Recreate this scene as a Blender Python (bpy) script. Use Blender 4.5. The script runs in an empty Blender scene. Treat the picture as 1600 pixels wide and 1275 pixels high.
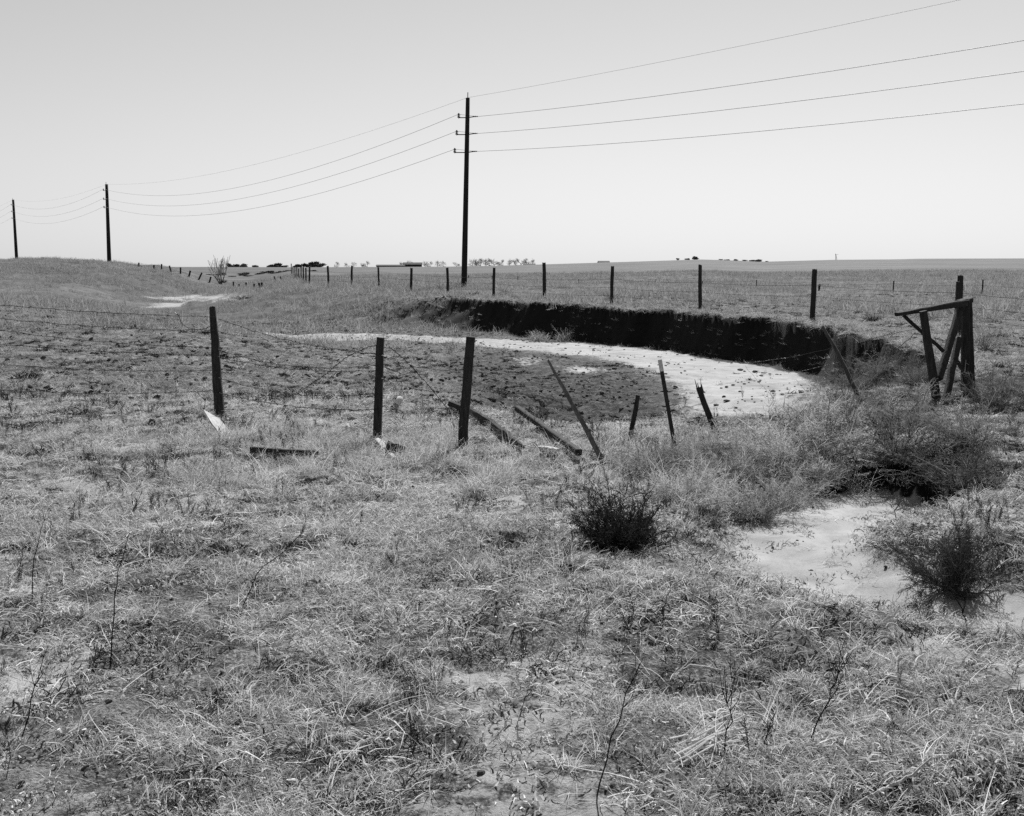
import bpy, math, random
import numpy as np
from math import radians, sin, cos, pi

# ------------------------------------------------------------------ camera, sky, sun, exposure
scene = bpy.context.scene
COL = scene.collection
EYE = 1.6                       # lens height above the near ground
FPX, CU, CV = 1720.0, 800.0, 637.5   # focal length and centre in pixels of the 1600x1275 photograph
TILT = math.atan((637.5 - 412.0) / FPX)
cam_d = bpy.data.cameras.new('camera')
cam_d.sensor_fit = 'HORIZONTAL'; cam_d.sensor_width = 36.0
cam_d.lens = 36.0 * FPX / 1600.0
cam_d.clip_start = 0.05; cam_d.clip_end = 20000
cam = bpy.data.objects.new('camera', cam_d); COL.objects.link(cam)
cam.location = (0, 0, EYE); cam.rotation_euler = (pi / 2 - TILT, 0, 0)
scene.camera = cam

SUN_EL, SUN_AZ = 43.0, 15.0     # degrees; azimuth clockwise from straight ahead (+Y)
world = bpy.data.worlds.new('World'); scene.world = world; world.use_nodes = True
nt = world.node_tree; nt.nodes.clear()
sky = nt.nodes.new('ShaderNodeTexSky'); sky.sky_type = 'NISHITA'; sky.sun_disc = False
sky.sun_elevation = radians(SUN_EL); sky.sun_rotation = radians(SUN_AZ)
sky.air_density = 1.35; sky.dust_density = 0.1; sky.ozone_density = 1.0; sky.altitude = 800
# the film is monochrome: one grey value out of the sky's colour, weighted like panchromatic film
dot = nt.nodes.new('ShaderNodeVectorMath'); dot.operation = 'DOT_PRODUCT'
dot.inputs[1].default_value = (0.20, 0.35, 0.45)
bg = nt.nodes.new('ShaderNodeBackground'); bg.inputs['Strength'].default_value = 0.05
wo = nt.nodes.new('ShaderNodeOutputWorld')
nt.links.new(sky.outputs[0], dot.inputs[0]); nt.links.new(dot.outputs['Value'], bg.inputs['Color'])
nt.links.new(bg.outputs[0], wo.inputs['Surface'])

sun_d = bpy.data.lights.new('sun', 'SUN'); sun_d.energy = 5.0; sun_d.angle = radians(0.5); sun_d.color = (1, 1, 1)
sun = bpy.data.objects.new('sun', sun_d); COL.objects.link(sun)
sun.rotation_euler = (pi / 2 - radians(SUN_EL), 0, pi - radians(SUN_AZ))
sun.location = (20, 40, 45)

scene.view_settings.view_transform = 'Standard'; scene.view_settings.look = 'None'
scene.view_settings.exposure = 0.83; scene.view_settings.gamma = 1.0
scene.view_settings.use_curve_mapping = False
scene.render.engine = 'CYCLES'
scene.cycles.use_denoising = False
scene.cycles.max_bounces = 5; scene.cycles.diffuse_bounces = 2; scene.cycles.transmission_bounces = 3

ORD = 'first second third fourth fifth sixth seventh eighth ninth tenth eleventh twelfth thirteenth fourteenth fifteenth sixteenth'.split()
rng = np.random.default_rng(7)
R = random.Random(11)

# ------------------------------------------------------------------ noise
def _h(ix, iy, s):
    h = (ix.astype(np.int64) * 374761393 + iy.astype(np.int64) * 668265263 + s * 144269504) & 0xffffffff
    h = ((h ^ (h >> 13)) * 1274126177) & 0xffffffff
    h = h ^ (h >> 16)
    return (h & 0xffffff) / float(0xffffff)
def vnoise(x, y, s=0):
    x = np.asarray(x, float); y = np.asarray(y, float)
    ix = np.floor(x); iy = np.floor(y); fx = x - ix; fy = y - iy
    fx = fx * fx * fx * (fx * (fx * 6 - 15) + 10); fy = fy * fy * fy * (fy * (fy * 6 - 15) + 10)
    a = _h(ix, iy, s); b = _h(ix + 1, iy, s); c = _h(ix, iy + 1, s); d = _h(ix + 1, iy + 1, s)
    return (a + (b - a) * fx) * (1 - fy) + (c + (d - c) * fx) * fy
def fbm(x, y, s=0, o=4):
    t = 0; a = 0.5; n = 0
    for k in range(o):
        t = t + a * vnoise(np.asarray(x) * 2 ** k + 17.3 * k, np.asarray(y) * 2 ** k - 9.1 * k, s + k); n += a; a *= 0.5
    return t / n
def ss(a, b, x):
    t = np.clip((np.asarray(x, float) - a) / (b - a), 0, 1); return t * t * (3 - 2 * t)

# ------------------------------------------------------------------ terrain height
# edges of the dry wash, looked at from above: x, y, width of the bank below that edge
WASH = [(-45, 205, 8), (-28, 150, 8), (-19, 103, 6), (-16, 80, 6), (-11.5, 64, 11), (-5.0, 50, 8), (-2.9, 43.5, 2.4),
        (-0.6, 38.7, .9), (1.0, 36.2, .6), (2.0, 34.4, 0.4), (3.72, 31.8, 0.35), (5.06, 29.2, 0.35), (6.1, 26.3, 0.35), (6.75, 23.6, 0.35),
        (7.15, 21.2, .5), (7.2, 19.4, 1.0), (6.7, 16.5, 2.0), (5.6, 14.6, 2.0), (3.9, 13.8, 2.4), (2.6, 12.6, 3.2), (1.6, 11.2, 4.2),
        (0.5, 10.8, 5.0), (-1, 11.6, 6), (-4, 15, 7), (-9, 23, 9), (-15, 34, 9), (-22, 48, 8), (-26.5, 65, 5),
        (-29, 85, 5), (-35, 110, 6), (-49, 160, 9), (-62, 205, 9)]
POOL = [(.55, 7.1, 1.0), (1.2, 8.1, .6), (2.0, 8.95, .4), (2.75, 9.35, .3), (3.2, 9.1, .3), (3.5, 8.5, .3), (3.4, 7.8, .35),
        (3.0, 7.3, .5), (2.8, 6.8, .8), (2.95, 6.4, .9), (4.0, 6.3, .9), (7, 6.5, .9), (7, 4.2, 1.2), (3.0, 3.9, 1.4), (1.9, 4.2, 1.4),
        (1.1, 5.1, 1.2), (.55, 6.1, 1.1)]
def sdist(X, Y, poly):
    X = np.asarray(X, float); Y = np.asarray(Y, float)
    best = np.full(X.shape, 1e9); wid = np.zeros(X.shape); ins = np.zeros(X.shape, bool)
    n = len(poly)
    for i in range(n):
        x0, y0, w0 = poly[i]; x1, y1, w1 = poly[(i + 1) % n]
        dx, dy = x1 - x0, y1 - y0; L2 = dx * dx + dy * dy
        t = np.clip(((X - x0) * dx + (Y - y0) * dy) / L2, 0, 1)
        d = (X - x0 - t * dx) ** 2 + (Y - y0 - t * dy) ** 2
        m = d < best
        best = np.where(m, d, best); wid = np.where(m, w0 + (w1 - w0) * t, wid)
        c = ((y0 > Y) != (y1 > Y))
        with np.errstate(divide='ignore', invalid='ignore'):
            xi = x0 + (Y - y0) * dx / (dy if dy else 1e-9)
        ins ^= c & (X < xi)
    return np.where(ins, 1, -1) * np.sqrt(best), wid
SKY_U = np.array([-900, -300, 20, 100, 170, 215, 275, 330, 480, 700, 780, 850, 1000, 1090, 1130, 1190, 1300, 1400, 1430, 1550, 1900, 2600], float)
SKY_V = np.array([404, 404, 406, 409, 412.5, 415, 417, 417, 417.5, 416.5, 415, 413, 408.5, 405.5, 406.5, 409, 406, 405.3, 404.3, 404, 403, 403], float)
YC = 420.0
def plain(X, Y):
    Yp = np.maximum(Y, 1.0)
    u = CU + FPX * X / np.maximum(Yp, 12)
    v = np.interp(u, SKY_U, SKY_V)
    sl = (412.0 - v) / FPX
    crest = EYE + sl * YC
    # left of the wash the rise is nearer (a low hill), right of it a long swell
    left = ss(330, 150, u)
    y0 = 55 * (1 - left) + 45 * left
    yc = YC * (1 - left) + 190 * left
    crest = EYE + sl * yc
    near = 0.27 * ss(16, 30, Y) * ss(-14, -2, X + 0.12 * Y) * (1 - left)
    t = np.clip((Yp - y0) / (yc - y0), 0, 1); t = t * t * (3 - 2 * t) * 0.35 + t * 0.65
    z = near * (1 - t) + crest * t
    z = z + 0.80 * ss(60, 96, Yp) * (1 - ss(130, 185, Yp)) * ss(-20, -30, X) * ss(-75, -45, X)
    z = z + np.where(Yp > yc, (sl - 0.0012) * (Yp - yc), 0)
    return z
def wash_edge(X, Y):
    d, w = sdist(X, Y, WASH); cut = ss(3.0, 1.2, w)
    dn = d + cut * (0.75 * (fbm(X * .45, Y * .45, 21, 2) - .5) + .17 * (fbm(X * 2.2, Y * 2.2, 22, 3) - .5)) + (1 - cut) * 2.2 * (fbm(X * .35, Y * .35, 23, 3) - .5)
    return d, w, cut, dn
def pool_edge(X, Y):
    d2, w2 = sdist(X, Y, POOL); return d2 + 0.45 * (fbm(X * 1.9, Y * 1.9, 41, 3) - .5), w2
def height(X, Y, fine=True):
    X = np.asarray(X, float); Y = np.asarray(Y, float)
    z = plain(X, Y)
    fade = 1 - ss(60, 200, Y)
    z = z + fade * (0.16 * (fbm(X * .22, Y * .22, 3, 3) - .5))
    d, w, cut, dn = wash_edge(X, Y)
    t = np.clip(dn / w, 0, 1)
    S = (t * t * (3 - 2 * t)) * (1 - cut) + cut * (t ** 0.7)
    zb = -0.75 + 0.05 * (fbm(X * .5, Y * .5, 31, 2) - .5) + 0.0028 * np.maximum(Y - 45, 0)
    z = z * (1 - S) + zb * S
    # thin turf lip along the top of the cut bank
    z = z + cut * 0.10 * np.exp(-((dn + .12) / .16) ** 2) * (fbm(X * 2.5, Y * 2.5, 24, 2))
    # low brushy hollow between the basin and the small sand pool
    z = z - 0.09 * np.exp(-((X - 2.6) / 1.7) ** 2 - ((Y - 10.0) / 1.7) ** 2)
    z = z + 0.27 * np.exp(-((X - 4.05) / .7) ** 2 - ((Y - 9.0) / .8) ** 2)
    d2, w2 = pool_edge(X, Y)
    t2 = np.clip(d2 / w2, 0, 1); S2 = t2 * t2 * (3 - 2 * t2)
    z = z * (1 - S2) + (-0.27 + 0.04 * (fbm(X * 1.3, Y * 1.3, 43, 2) - .5)) * S2
    # low brushy hollow between the basin and the small sand pool
    
    if fine:
        mz = np.exp(-(((X - 1.2) / 3.2) ** 2 + ((Y - 20) / 7.0) ** 2) ** 2) * (1 - cut * .5)
        mn = fbm(X * 3.2, Y * 2.4, 71, 3)
        z = z + mz * (.26 * (mn - .5) - .09 * ss(.55, .62, mn))
        gl = ss(58, 72, Y) * (1 - ss(125, 150, Y)) * ss(330, 230, CU + FPX * X / np.maximum(Y, 12)) * (1 - S)
        z = z + gl * (.9 * (fbm(X * .16 + Y * .05, Y * .05, 72, 3) - .5) + .60 * (fbm(X * .6, Y * .3, 73, 2) - .5))
        bk = cut * np.exp(-((dn - .3) / .7) ** 2)
        z = z + bk * .10 * (fbm(X * 4, Y * 4, 74, 3) - .5)
        g = (1 - .75 * S2) * (1 - .8 * S)
        z = z + fade * g * (0.09 * (fbm(X * 1.5, Y * 1.5, 5, 3) - .5) + 0.08 * (fbm(X * 5, Y * 5, 6, 3) - .5) - .05 * ss(.60, .68, fbm(X * 3.3, Y * 3.3, 8, 2)))
        # trodden slope: hoof-worn hummocks
        tr = ss(9.5, 12, Y) * (1 - ss(45, 70, Y)) * ss(3.5, 0.5, X - 0.0 * Y) * (1 - .75 * S * ss(-3, 4, X))
        hn = fbm(X * 2.6, Y * 2.0, 51, 3)
        z = z + tr * (0.13 * (hn - .5) - 0.06 * ss(.58, .66, hn))
    return z

_t = TILT
def ray(u, v):
    a = (u - CU) / FPX; b = (v - CV) / FPX
    return np.array([a, cos(_t) - b * sin(_t), -sin(_t) - b * cos(_t)])
def at(u, v, Y):
    d = ray(u, v); return np.array([0, 0, EYE]) + d * (Y / d[1])
def hit(u, v, y0=2.5, y1=1500):
    """where the line of sight through a photo pixel meets the ground"""
    Y = y0 * (y1 / y0) ** np.linspace(0, 1, 6000)
    d = ray(u, v); t = Y / d[1]
    zz = EYE + d[2] * t; g = height(d[0] * t, Y)
    k = np.nonzero(zz <= g)[0]
    i = k[0] if len(k) else len(Y) - 1
    return np.array([d[0] * t[i], Y[i], g[i]])
def gz(x, y): return float(height(np.array([x]), np.array([y]))[0])

# ------------------------------------------------------------------ materials (all grey: the photograph is black and white)
def mat(name):
    m = bpy.data.materials.new(name); m.use_nodes = True
    n = m.node_tree.nodes; b = n['Principled BSDF']; b.inputs['Specular IOR Level'].default_value = 0.15
    b.inputs['Roughness'].default_value = 0.9
    return m, m.node_tree, b
def grey(v): return (v, v, v, 1)
def ramp(nt, fac, stops):
    r = nt.nodes.new('ShaderNodeValToRGB'); e = r.color_ramp.elements
    while len(e) < len(stops): e.new(0.5)
    for k, (p, v) in enumerate(stops): e[k].position = p; e[k].color = grey(v)
    nt.links.new(fac, r.inputs[0]); return r.outputs[0]
def noise(nt, co, scale, detail=4, rough=.6, dist=0):
    n = nt.nodes.new('ShaderNodeTexNoise'); n.inputs['Scale'].default_value = scale; n.inputs['Detail'].default_value = detail
    n.inputs['Roughness'].default_value = rough; n.inputs['Distortion'].default_value = dist
    nt.links.new(co, n.inputs['Vector']); return n.outputs['Fac']
def mth(nt, op, a, b=None, clamp=False):
    m = nt.nodes.new('ShaderNodeMath'); m.operation = op; m.use_clamp = clamp
    for k, x in enumerate((a, b)):
        if x is None: continue
        if isinstance(x, (int, float)): m.inputs[k].default_value = x
        else: nt.links.new(x, m.inputs[k])
    return m.outputs[0]
def mixc(nt, f, a, b):
    m = nt.nodes.new('ShaderNodeMix'); m.data_type = 'RGBA'
    for s, x in ((m.inputs[0], f), (m.inputs[6], a), (m.inputs[7], b)):
        if isinstance(x, (int, float)): s.default_value = x if s is m.inputs[0] else grey(x)
        else: nt.links.new(x, s)
    return m.outputs[2]
def attr(nt, name):
    a = nt.nodes.new('ShaderNodeAttribute'); a.attribute_name = name; return a.outputs['Fac']
def coords(nt, kind='Object'):
    c = nt.nodes.new('ShaderNodeTexCoord'); return c.outputs[kind]

def wood(name, lo, hi, sc=1.0):
    m, t, b = mat(name)
    co = coords(t, 'Object')
    mp = t.nodes.new('ShaderNodeMapping'); mp.inputs['Scale'].default_value = (30 * sc, 30 * sc, 4 * sc); t.links.new(co, mp.inputs[0])
    n1 = noise(t, mp.outputs[0], 1.5, 5, .65); n2 = noise(t, co, 5, 3)
    f = mth(t, 'ADD', mth(t, 'MULTIPLY', n1, .7), mth(t, 'MULTIPLY', n2, .3))
    t.links.new(ramp(t, f, [(.35, lo), (.65, hi)]), b.inputs['Base Color'])
    bp = t.nodes.new('ShaderNodeBump'); bp.inputs['Strength'].default_value = .7; bp.inputs['Distance'].default_value = .012
    t.links.new(n1, bp.inputs['Height']); t.links.new(bp.outputs[0], b.inputs['Normal'])
    return m
def flat(name, lo, hi, sc=20, rough=.9):
    m, t, b = mat(name); b.inputs['Roughness'].default_value = rough
    t.links.new(ramp(t, noise(t, coords(t), sc, 4), [(.3, lo), (.7, hi)]), b.inputs['Base Color'])
    return m
def straw(name, lo, hi, trans=.45):
    m = bpy.data.materials.new(name); m.use_nodes = True; t = m.node_tree; t.nodes.clear()
    out = t.nodes.new('ShaderNodeOutputMaterial'); d = t.nodes.new('ShaderNodeBsdfDiffuse'); tr = t.nodes.new('ShaderNodeBsdfTranslucent')
    mx = t.nodes.new('ShaderNodeMixShader'); mx.inputs[0].default_value = trans
    oi = t.nodes.new('ShaderNodeObjectInfo')
    f = mth(t, 'ADD', mth(t, 'MULTIPLY', oi.outputs['Random'], .45), mth(t, 'MULTIPLY', attr(t, 'shade'), .55))
    c = ramp(t, f, [(.1, lo), (.9, hi)])
    t.links.new(c, d.inputs[0]); t.links.new(c, tr.inputs[0])
    t.links.new(d.outputs[0], mx.inputs[1]); t.links.new(tr.outputs[0], mx.inputs[2]); t.links.new(mx.outputs[0], out.inputs[0])
    return m

M = {}
M['old_wood'] = wood('old_dark_wood', .015, .05)
M['grey_wood'] = wood('weathered_grey_wood', .05, .16)
M['mid_wood'] = wood('mid_weathered_wood', .03, .09)
M['pale_wood'] = wood('bleached_wood', .30, .48)
M['pole'] = wood('creosote_pole', .012, .03, .4)
M['rust'] = flat('rusted_steel', .015, .04, 30, .6)
M['wire'] = flat('rusty_wire', .02, .05, 30, .5)
M['conductor'] = flat('conductor_wire', .30, .40, 3, .5)
M['white_paint'] = flat('weathered_white_paint', .42, .6, 25)
M['insulator'] = flat('glazed_insulator', .03, .05, 10, .25)
M['soil_lump'] = flat('soil_lump', .025, .10, 9)
M['clod'] = flat('dark_clod', .015, .04, 12)
M['straw'] = straw('dry_straw', .14, .66, .45)
M['mat_grass'] = straw('matted_grass', .15, .74, .42)
M['far_straw'] = straw('far_dry_straw', .10, .40, .4)
M['mid_straw'] = straw('slope_dry_straw', .10, .54, .4)
M['pale_twigs'] = flat('pale_bare_twigs', .30, .40, 3)
M['chip'] = straw('plant_litter', .03, .70, .25)
M['fluff'] = straw('pale_feathery_weed', .16, .62, .45)
M['shaded_brush'] = straw('shaded_brush', .02, .27, .3)  # darker copy of the brush twigs, with shade put into their colour
M['bleached'] = straw('bleached_straw', .28, .76, .4)
M['pale_stem'] = straw('bleached_stem', .55, .9, .35)
M['dark_stem'] = straw('dark_weed_stem', .012, .06, .1)
M['brush'] = straw('grey_brush', .05, .52, .38)
M['dark_brush'] = straw('dark_brush_twigs', .012, .08, .15)
M['bark'] = flat('dark_bark', .03, .07, 4)
M['far_twigs'] = flat('far_twigs', .08, .13, 2)
M['evergreen'] = flat('far_dark_foliage', .05, .10, 1)
M['far_wall'] = flat('far_dark_wall', .03, .05, .2)
M['far_roof'] = flat('far_roof', .03, .045, .2)

m, t, b = mat('prairie_ground'); M['ground'] = m
co = coords(t, 'Object')
n_fine = noise(t, co, 75, 5, .75); n_mid = noise(t, co, 9, 5, .65); n_big = noise(t, co, .9, 4, .6); n_far = noise(t, co, .06, 5, .6)
mp = t.nodes.new('ShaderNodeMapping'); mp.inputs['Scale'].default_value = (.10, 1.0, 1); t.links.new(co, mp.inputs[0])
n_str = noise(t, mp.outputs[0], .35, 5, .65)
f = mth(t, 'ADD', mth(t, 'ADD', mth(t, 'MULTIPLY', n_fine, .45), mth(t, 'MULTIPLY', n_mid, .30)), mth(t, 'MULTIPLY', n_big, .25))
turf = ramp(t, f, [(.43, .012), (.50, .085), (.57, .27)])
field = ramp(t, mth(t, 'ADD', mth(t, 'MULTIPLY', n_far, .35), mth(t, 'ADD', mth(t, 'MULTIPLY', n_str, .35), mth(t, 'MULTIPLY', noise(t, co, 2.2, 6, .72), .3))), [(.40, .025), (.5, .060), (.60, .105)])
c = mixc(t, attr(t, 'far'), turf, field)
n_m3 = noise(t, co, 4.5, 5, .7)
soil = ramp(t, mth(t, 'ADD', mth(t, 'MULTIPLY', n_m3, .6), mth(t, 'MULTIPLY', n_mid, .4)), [(.44, .005), (.50, .018), (.57, .075)])
msk = lambda name, amp, k: mth(t, 'MULTIPLY', mth(t, 'SUBTRACT', mth(t, 'ADD', attr(t, name), mth(t, 'MULTIPLY', mth(t, 'SUBTRACT', mth(t, 'ADD', mth(t, 'MULTIPLY', n_mid, .6), mth(t, 'MULTIPLY', n_big, .4)), .5), amp)), .5 - .5 / k), k, True)
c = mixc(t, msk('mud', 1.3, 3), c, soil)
shaded_dirt = ramp(t, f, [(.40, .004), (.62, .014)])  # bank soil taken near black, the shade of the face painted in
c = mixc(t, msk('bank', .8, 4), c, shaded_dirt)
n_s = noise(t, co, 3.0, 6, .7, .5); n_g = noise(t, co, 120, 3, .7)
sand = ramp(t, mth(t, 'ADD', mth(t, 'ADD', mth(t, 'MULTIPLY', n_s, .4), mth(t, 'MULTIPLY', n_big, .3)), mth(t, 'MULTIPLY', n_g, .3)), [(.38, .12), (.48, .225), (.64, .34)])
c = mixc(t, msk('sand', 1.7, 7), c, sand)
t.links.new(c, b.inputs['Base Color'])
hsum = mth(t, 'ADD', mth(t, 'MULTIPLY', n_mid, .55), mth(t, 'MULTIPLY', n_fine, .45))
bp = t.nodes.new('ShaderNodeBump'); bp.inputs['Distance'].default_value = .10
t.links.new(mth(t, 'SUBTRACT', .9, mth(t, 'MULTIPLY', mth(t, 'ADD', attr(t, 'sand'), attr(t, 'far'), True), .80)), bp.inputs['Strength'])
t.links.new(hsum, bp.inputs['Height']); t.links.new(bp.outputs[0], b.inputs['Normal'])

# ------------------------------------------------------------------ object helpers
def make_mesh(name, V, F, mat, shade=None, smooth=False):
    me = bpy.data.meshes.new(name)
    me.from_pydata([tuple(map(float, p)) for p in V] if not isinstance(V, np.ndarray) else V.tolist(), [], F if not isinstance(F, np.ndarray) else F.tolist())
    if shade is not None:
        a = me.attributes.new('shade', 'FLOAT', 'POINT'); a.data.foreach_set('value', np.asarray(shade, np.float32))
    if mat: me.materials.append(mat)
    if smooth: me.polygons.foreach_set('use_smooth', [True] * len(me.polygons))
    me.update(); return me
def put(name, me, parent=None, loc=(0, 0, 0)):
    o = bpy.data.objects.new(name, me); COL.objects.link(o); o.location = loc
    if parent is not None: o.parent = parent
    return o
def tag(o, label, cat, group=None):
    o['label'] = label; o['category'] = cat
    if group: o['group'] = group
    return o
def thing(name, label, cat, loc, group=None):
    o = bpy.data.objects.new(name, None); o.empty_display_size = .2; COL.objects.link(o); o.location = tuple(map(float, loc))
    return tag(o, label, cat, group)
def piece(name, VF, mat, parent, smooth=False):      # VF in world space; parent sits at its own location
    V, F = VF; L = np.array(parent.location)
    return put(name, make_mesh(name, np.asarray(V) - L, F, M[mat], smooth=smooth), parent)
def solo(name, VF, mat, label, cat, base, group=None, smooth=False):
    V, F = VF; base = np.asarray(base, float)
    o = put(name, make_mesh(name, np.asarray(V) - base, F, M[mat], smooth=smooth), None, tuple(base))
    return tag(o, label, cat, group)
def merge(*vfs):
    V = []; F = []; n = 0
    for v, f in vfs:
        V.extend([tuple(p) for p in v]); F.extend([[i + n for i in q] for q in f]); n += len(v)
    return np.array(V), F
def tube(pts, rad, n=8, sq=False, jit=0., seed=0, ref=(0, 0, 1), asp=1.0, cap_jit=0.):
    """a solid along a polyline; sq = squared (timber) section; asp = width/thickness"""
    rr = np.random.default_rng(seed)
    pts = np.asarray(pts, float); K = len(pts)
    rad = np.broadcast_to(np.asarray(rad, float), (K,))
    tan = np.gradient(pts, axis=0); tan /= np.linalg.norm(tan, axis=1)[:, None]
    ang = np.linspace(0, 2 * pi, n, endpoint=False) + pi / n
    if sq:
        c = np.stack([np.cos(ang), np.sin(ang)], 1); c = np.sign(c) * np.abs(c) ** .35
    else: c = np.stack([np.cos(ang), np.sin(ang)], 1)
    colj = rr.normal(0, jit, n)
    V = []
    for k in range(K):
        T = tan[k]; A = np.cross(T, ref)
        if np.linalg.norm(A) < .2: A = np.cross(T, (0, 1, 0.01))
        A /= np.linalg.norm(A); B = np.cross(A, T)
        s = 1 + colj + rr.normal(0, jit * .6, n)
        off = np.zeros(n)
        if cap_jit and k == K - 1: off = rr.uniform(-cap_jit, cap_jit * .3, n)
        for i in range(n):
            V.append(pts[k] + rad[k] * s[i] * (A * c[i, 0] * asp + B * c[i, 1]) + T * off[i])
    F = []
    for k in range(K - 1):
        for i in range(n):
            j = (i + 1) % n
            F.append([k * n + i, k * n + j, (k + 1) * n + j, (k + 1) * n + i])
    F.append(list(range(n))[::-1]); 
    V.append(np.mean(V[-n:], axis=0)); c0 = len(V) - 1; b0 = (K - 1) * n
    for i in range(n): F.append([b0 + i, b0 + (i + 1) % n, c0])
    return np.array(V), F
def bar(p0, p1, r, seed=0, n=8, sq=True, asp=1., jit=.06, K=7, r1=None, wob=.0, cap=0., ref=(0, 1, 0)):
    rr = np.random.default_rng(seed + 99)
    p0 = np.asarray(p0, float); p1 = np.asarray(p1, float)
    t = np.linspace(0, 1, K)[:, None]; P = p0 + (p1 - p0) * t
    if wob: P[1:-1] += rr.normal(0, wob, (K - 2, 3))
    rad = r + ((r1 if r1 is not None else r) - r) * t[:, 0]
    return tube(P, rad, n, sq, jit, seed, ref, asp, cap)
def ribbons(P, W, rg, shade=None):
    """P (N,K,3) centre lines, W (N,K) widths -> thin blades"""
    N, K, _ = P.shape
    tan = P[:, -1] - P[:, 0]; rnd = rg.normal(size=(N, 3)); side = np.cross(tan, rnd); side /= np.linalg.norm(side, axis=1)[:, None] + 1e-9
    L = P - side[:, None] * W[..., None] / 2; Rr = P + side[:, None] * W[..., None] / 2
    V = np.stack([L, Rr], 2).reshape(-1, 3)
    base = (np.arange(N) * K * 2)[:, None] + (np.arange(K - 1) * 2)[None]
    F = np.stack([base, base + 1, base + 3, base + 2], -1).reshape(-1, 4)
    s = rg.random(N) if shade is None else shade
    return V, F, np.repeat(s, K * 2)

# ------------------------------------------------------------------ the ground, one sheet
def axis(segs):
    out = [segs[0][0]]
    for a, b, s0, s1 in segs:
        x = a
        while x < b - 1e-6:
            s = s0 + (s1 - s0) * (x - a) / (b - a); x = min(x + s, b); out.append(x)
    return np.array(out)
xp = axis([(0, 7, .085, .1), (7, 20, .12, .3), (20, 70, .35, 2.0), (70, 400, 2.5, 22), (400, 3600, 30, 400)])
XS = np.concatenate([-xp[:0:-1], xp])
YS = axis([(-40, -4, 6, 1), (-4, 2, .5, .12), (2, 14, .085, .1), (14, 42, .11, .15), (42, 150, .2, 1.8), (150, 800, 2.2, 22), (800, 7000, 30, 700)])
GX, GY = np.meshgrid(XS, YS)
gx, gy = GX.ravel(), GY.ravel()
GZ = height(gx, gy)
nx, ny = len(XS), len(YS)
ii = (np.arange(ny - 1)[:, None] * nx + np.arange(nx - 1)[None]).ravel()
GF = np.stack([ii, ii + 1, ii + nx + 1, ii + nx], 1)
gme = bpy.data.meshes.new('ground')
gme.vertices.add(len(gx)); gme.vertices.foreach_set('co', np.stack([gx, gy, GZ], 1).ravel().astype(np.float32))
gme.loops.add(GF.size); gme.loops.foreach_set('vertex_index', GF.ravel().astype(np.int32))
gme.polygons.add(len(GF)); gme.polygons.foreach_set('loop_start', (np.arange(len(GF)) * 4).astype(np.int32))
gme.update(calc_edges=True); gme.polygons.foreach_set('use_smooth', [True] * len(GF))
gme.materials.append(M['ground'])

def pxpoly(pts): return [(float(h[0]), float(h[1]), 1.0) for h in (hit(u, v) for u, v in pts)]
SAND1 = pxpoly([(405, 518), (520, 520), (650, 525), (800, 531), (900, 536), (1000, 545), (1100, 553), (1200, 568), (1275, 592), (1265, 620), (1230, 650),
                (1160, 678), (1120, 672), (1075, 640), (1060, 600), (1000, 572), (930, 558), (830, 548), (720, 538), (600, 530), (420, 525)])
SAND2 = pxpoly([(212, 479), (300, 470), (378, 471), (372, 462), (320, 459), (225, 463), (300, 467), (240, 473)])
SANDS = [pxpoly(p) for p in ([(790, 560), (830, 555), (860, 562), (850, 573), (800, 572)], [(865, 573), (920, 570), (965, 578), (930, 584), (880, 582)],
                             [(725, 548), (770, 550), (765, 556), (730, 554)])]
MUD = pxpoly([(740, 548), (850, 552), (960, 565), (1045, 595), (1075, 640), (1060, 690), (960, 690), (860, 670), (760, 625), (700, 585), (690, 560)])
MUD2 = [(1.6, 9.3, 1), (2.6, 9.9, 1), (3.4, 9.6, 1), (3.6, 8.4, 1), (4.6, 7.6, 1), (6.5, 9, 1), (8, 13, 1), (7.4, 18, 1), (6, 16, 1), (4.2, 13.6, 1), (2.6, 11.8, 1)]
def masks(X, Y):
    s = np.zeros(X.shape)
    near = (Y > 12) & (Y < 140)
    def soft(poly, w):
        o = np.zeros(X.shape); 
        o[near] = ss(-w, w, sdist(X[near], Y[near], poly)[0]); return o
    s = np.maximum(s, soft(SAND1, 1.0)); s = np.maximum(s, .85 * soft(SAND2, 2.5))
    for p in SANDS: s = np.maximum(s, .62 * soft(p, .8))
    d2, w2 = pool_edge(X, Y); st = ss(.75, .45, w2)
    s = np.maximum(s, ss(.45, .85, d2 / w2) * (1 - st) + st * ss(.85, 1.05, d2 / w2))
    for (x, y, r, k) in [(.55, 6.1, .3, .6), (2.05, 3.85, .30, .9), (1.75, 4.4, .35, .55), (-1.9, 3.75, .35, .6), (.2, 4.4, .5, .4), (-.9, 4.2, .5, .4), (1.3, 6.0, .4, .5)]:
        s = np.maximum(s, k * np.exp(-((X - x) ** 2 + (Y - y) ** 2) / r ** 2))
    s = np.maximum(s, np.where(Y < 13, .50 * ss(.60, .72, fbm(X * 1.5 + 3, Y * 1.5, 91, 3)) * ss(-.1, -.4, d2), 0))
    mud = soft(MUD, 1.6)
    n2 = (Y > 6) & (Y < 22)
    mud[n2] = np.maximum(mud[n2], .75 * ss(-.7, .7, sdist(X[n2], Y[n2], MUD2)[0]))
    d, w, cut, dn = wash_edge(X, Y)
    bank = cut * ss(-.16, -.02, dn) * (1 - ss(1.0, 1.5, dn))  # band over the cut face and its foot that gets the painted shade
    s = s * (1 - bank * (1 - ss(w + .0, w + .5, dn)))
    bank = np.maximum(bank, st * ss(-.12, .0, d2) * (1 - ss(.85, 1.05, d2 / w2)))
    return s, mud, bank
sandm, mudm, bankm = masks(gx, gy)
farm = ss(14, 48, gy)
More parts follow.
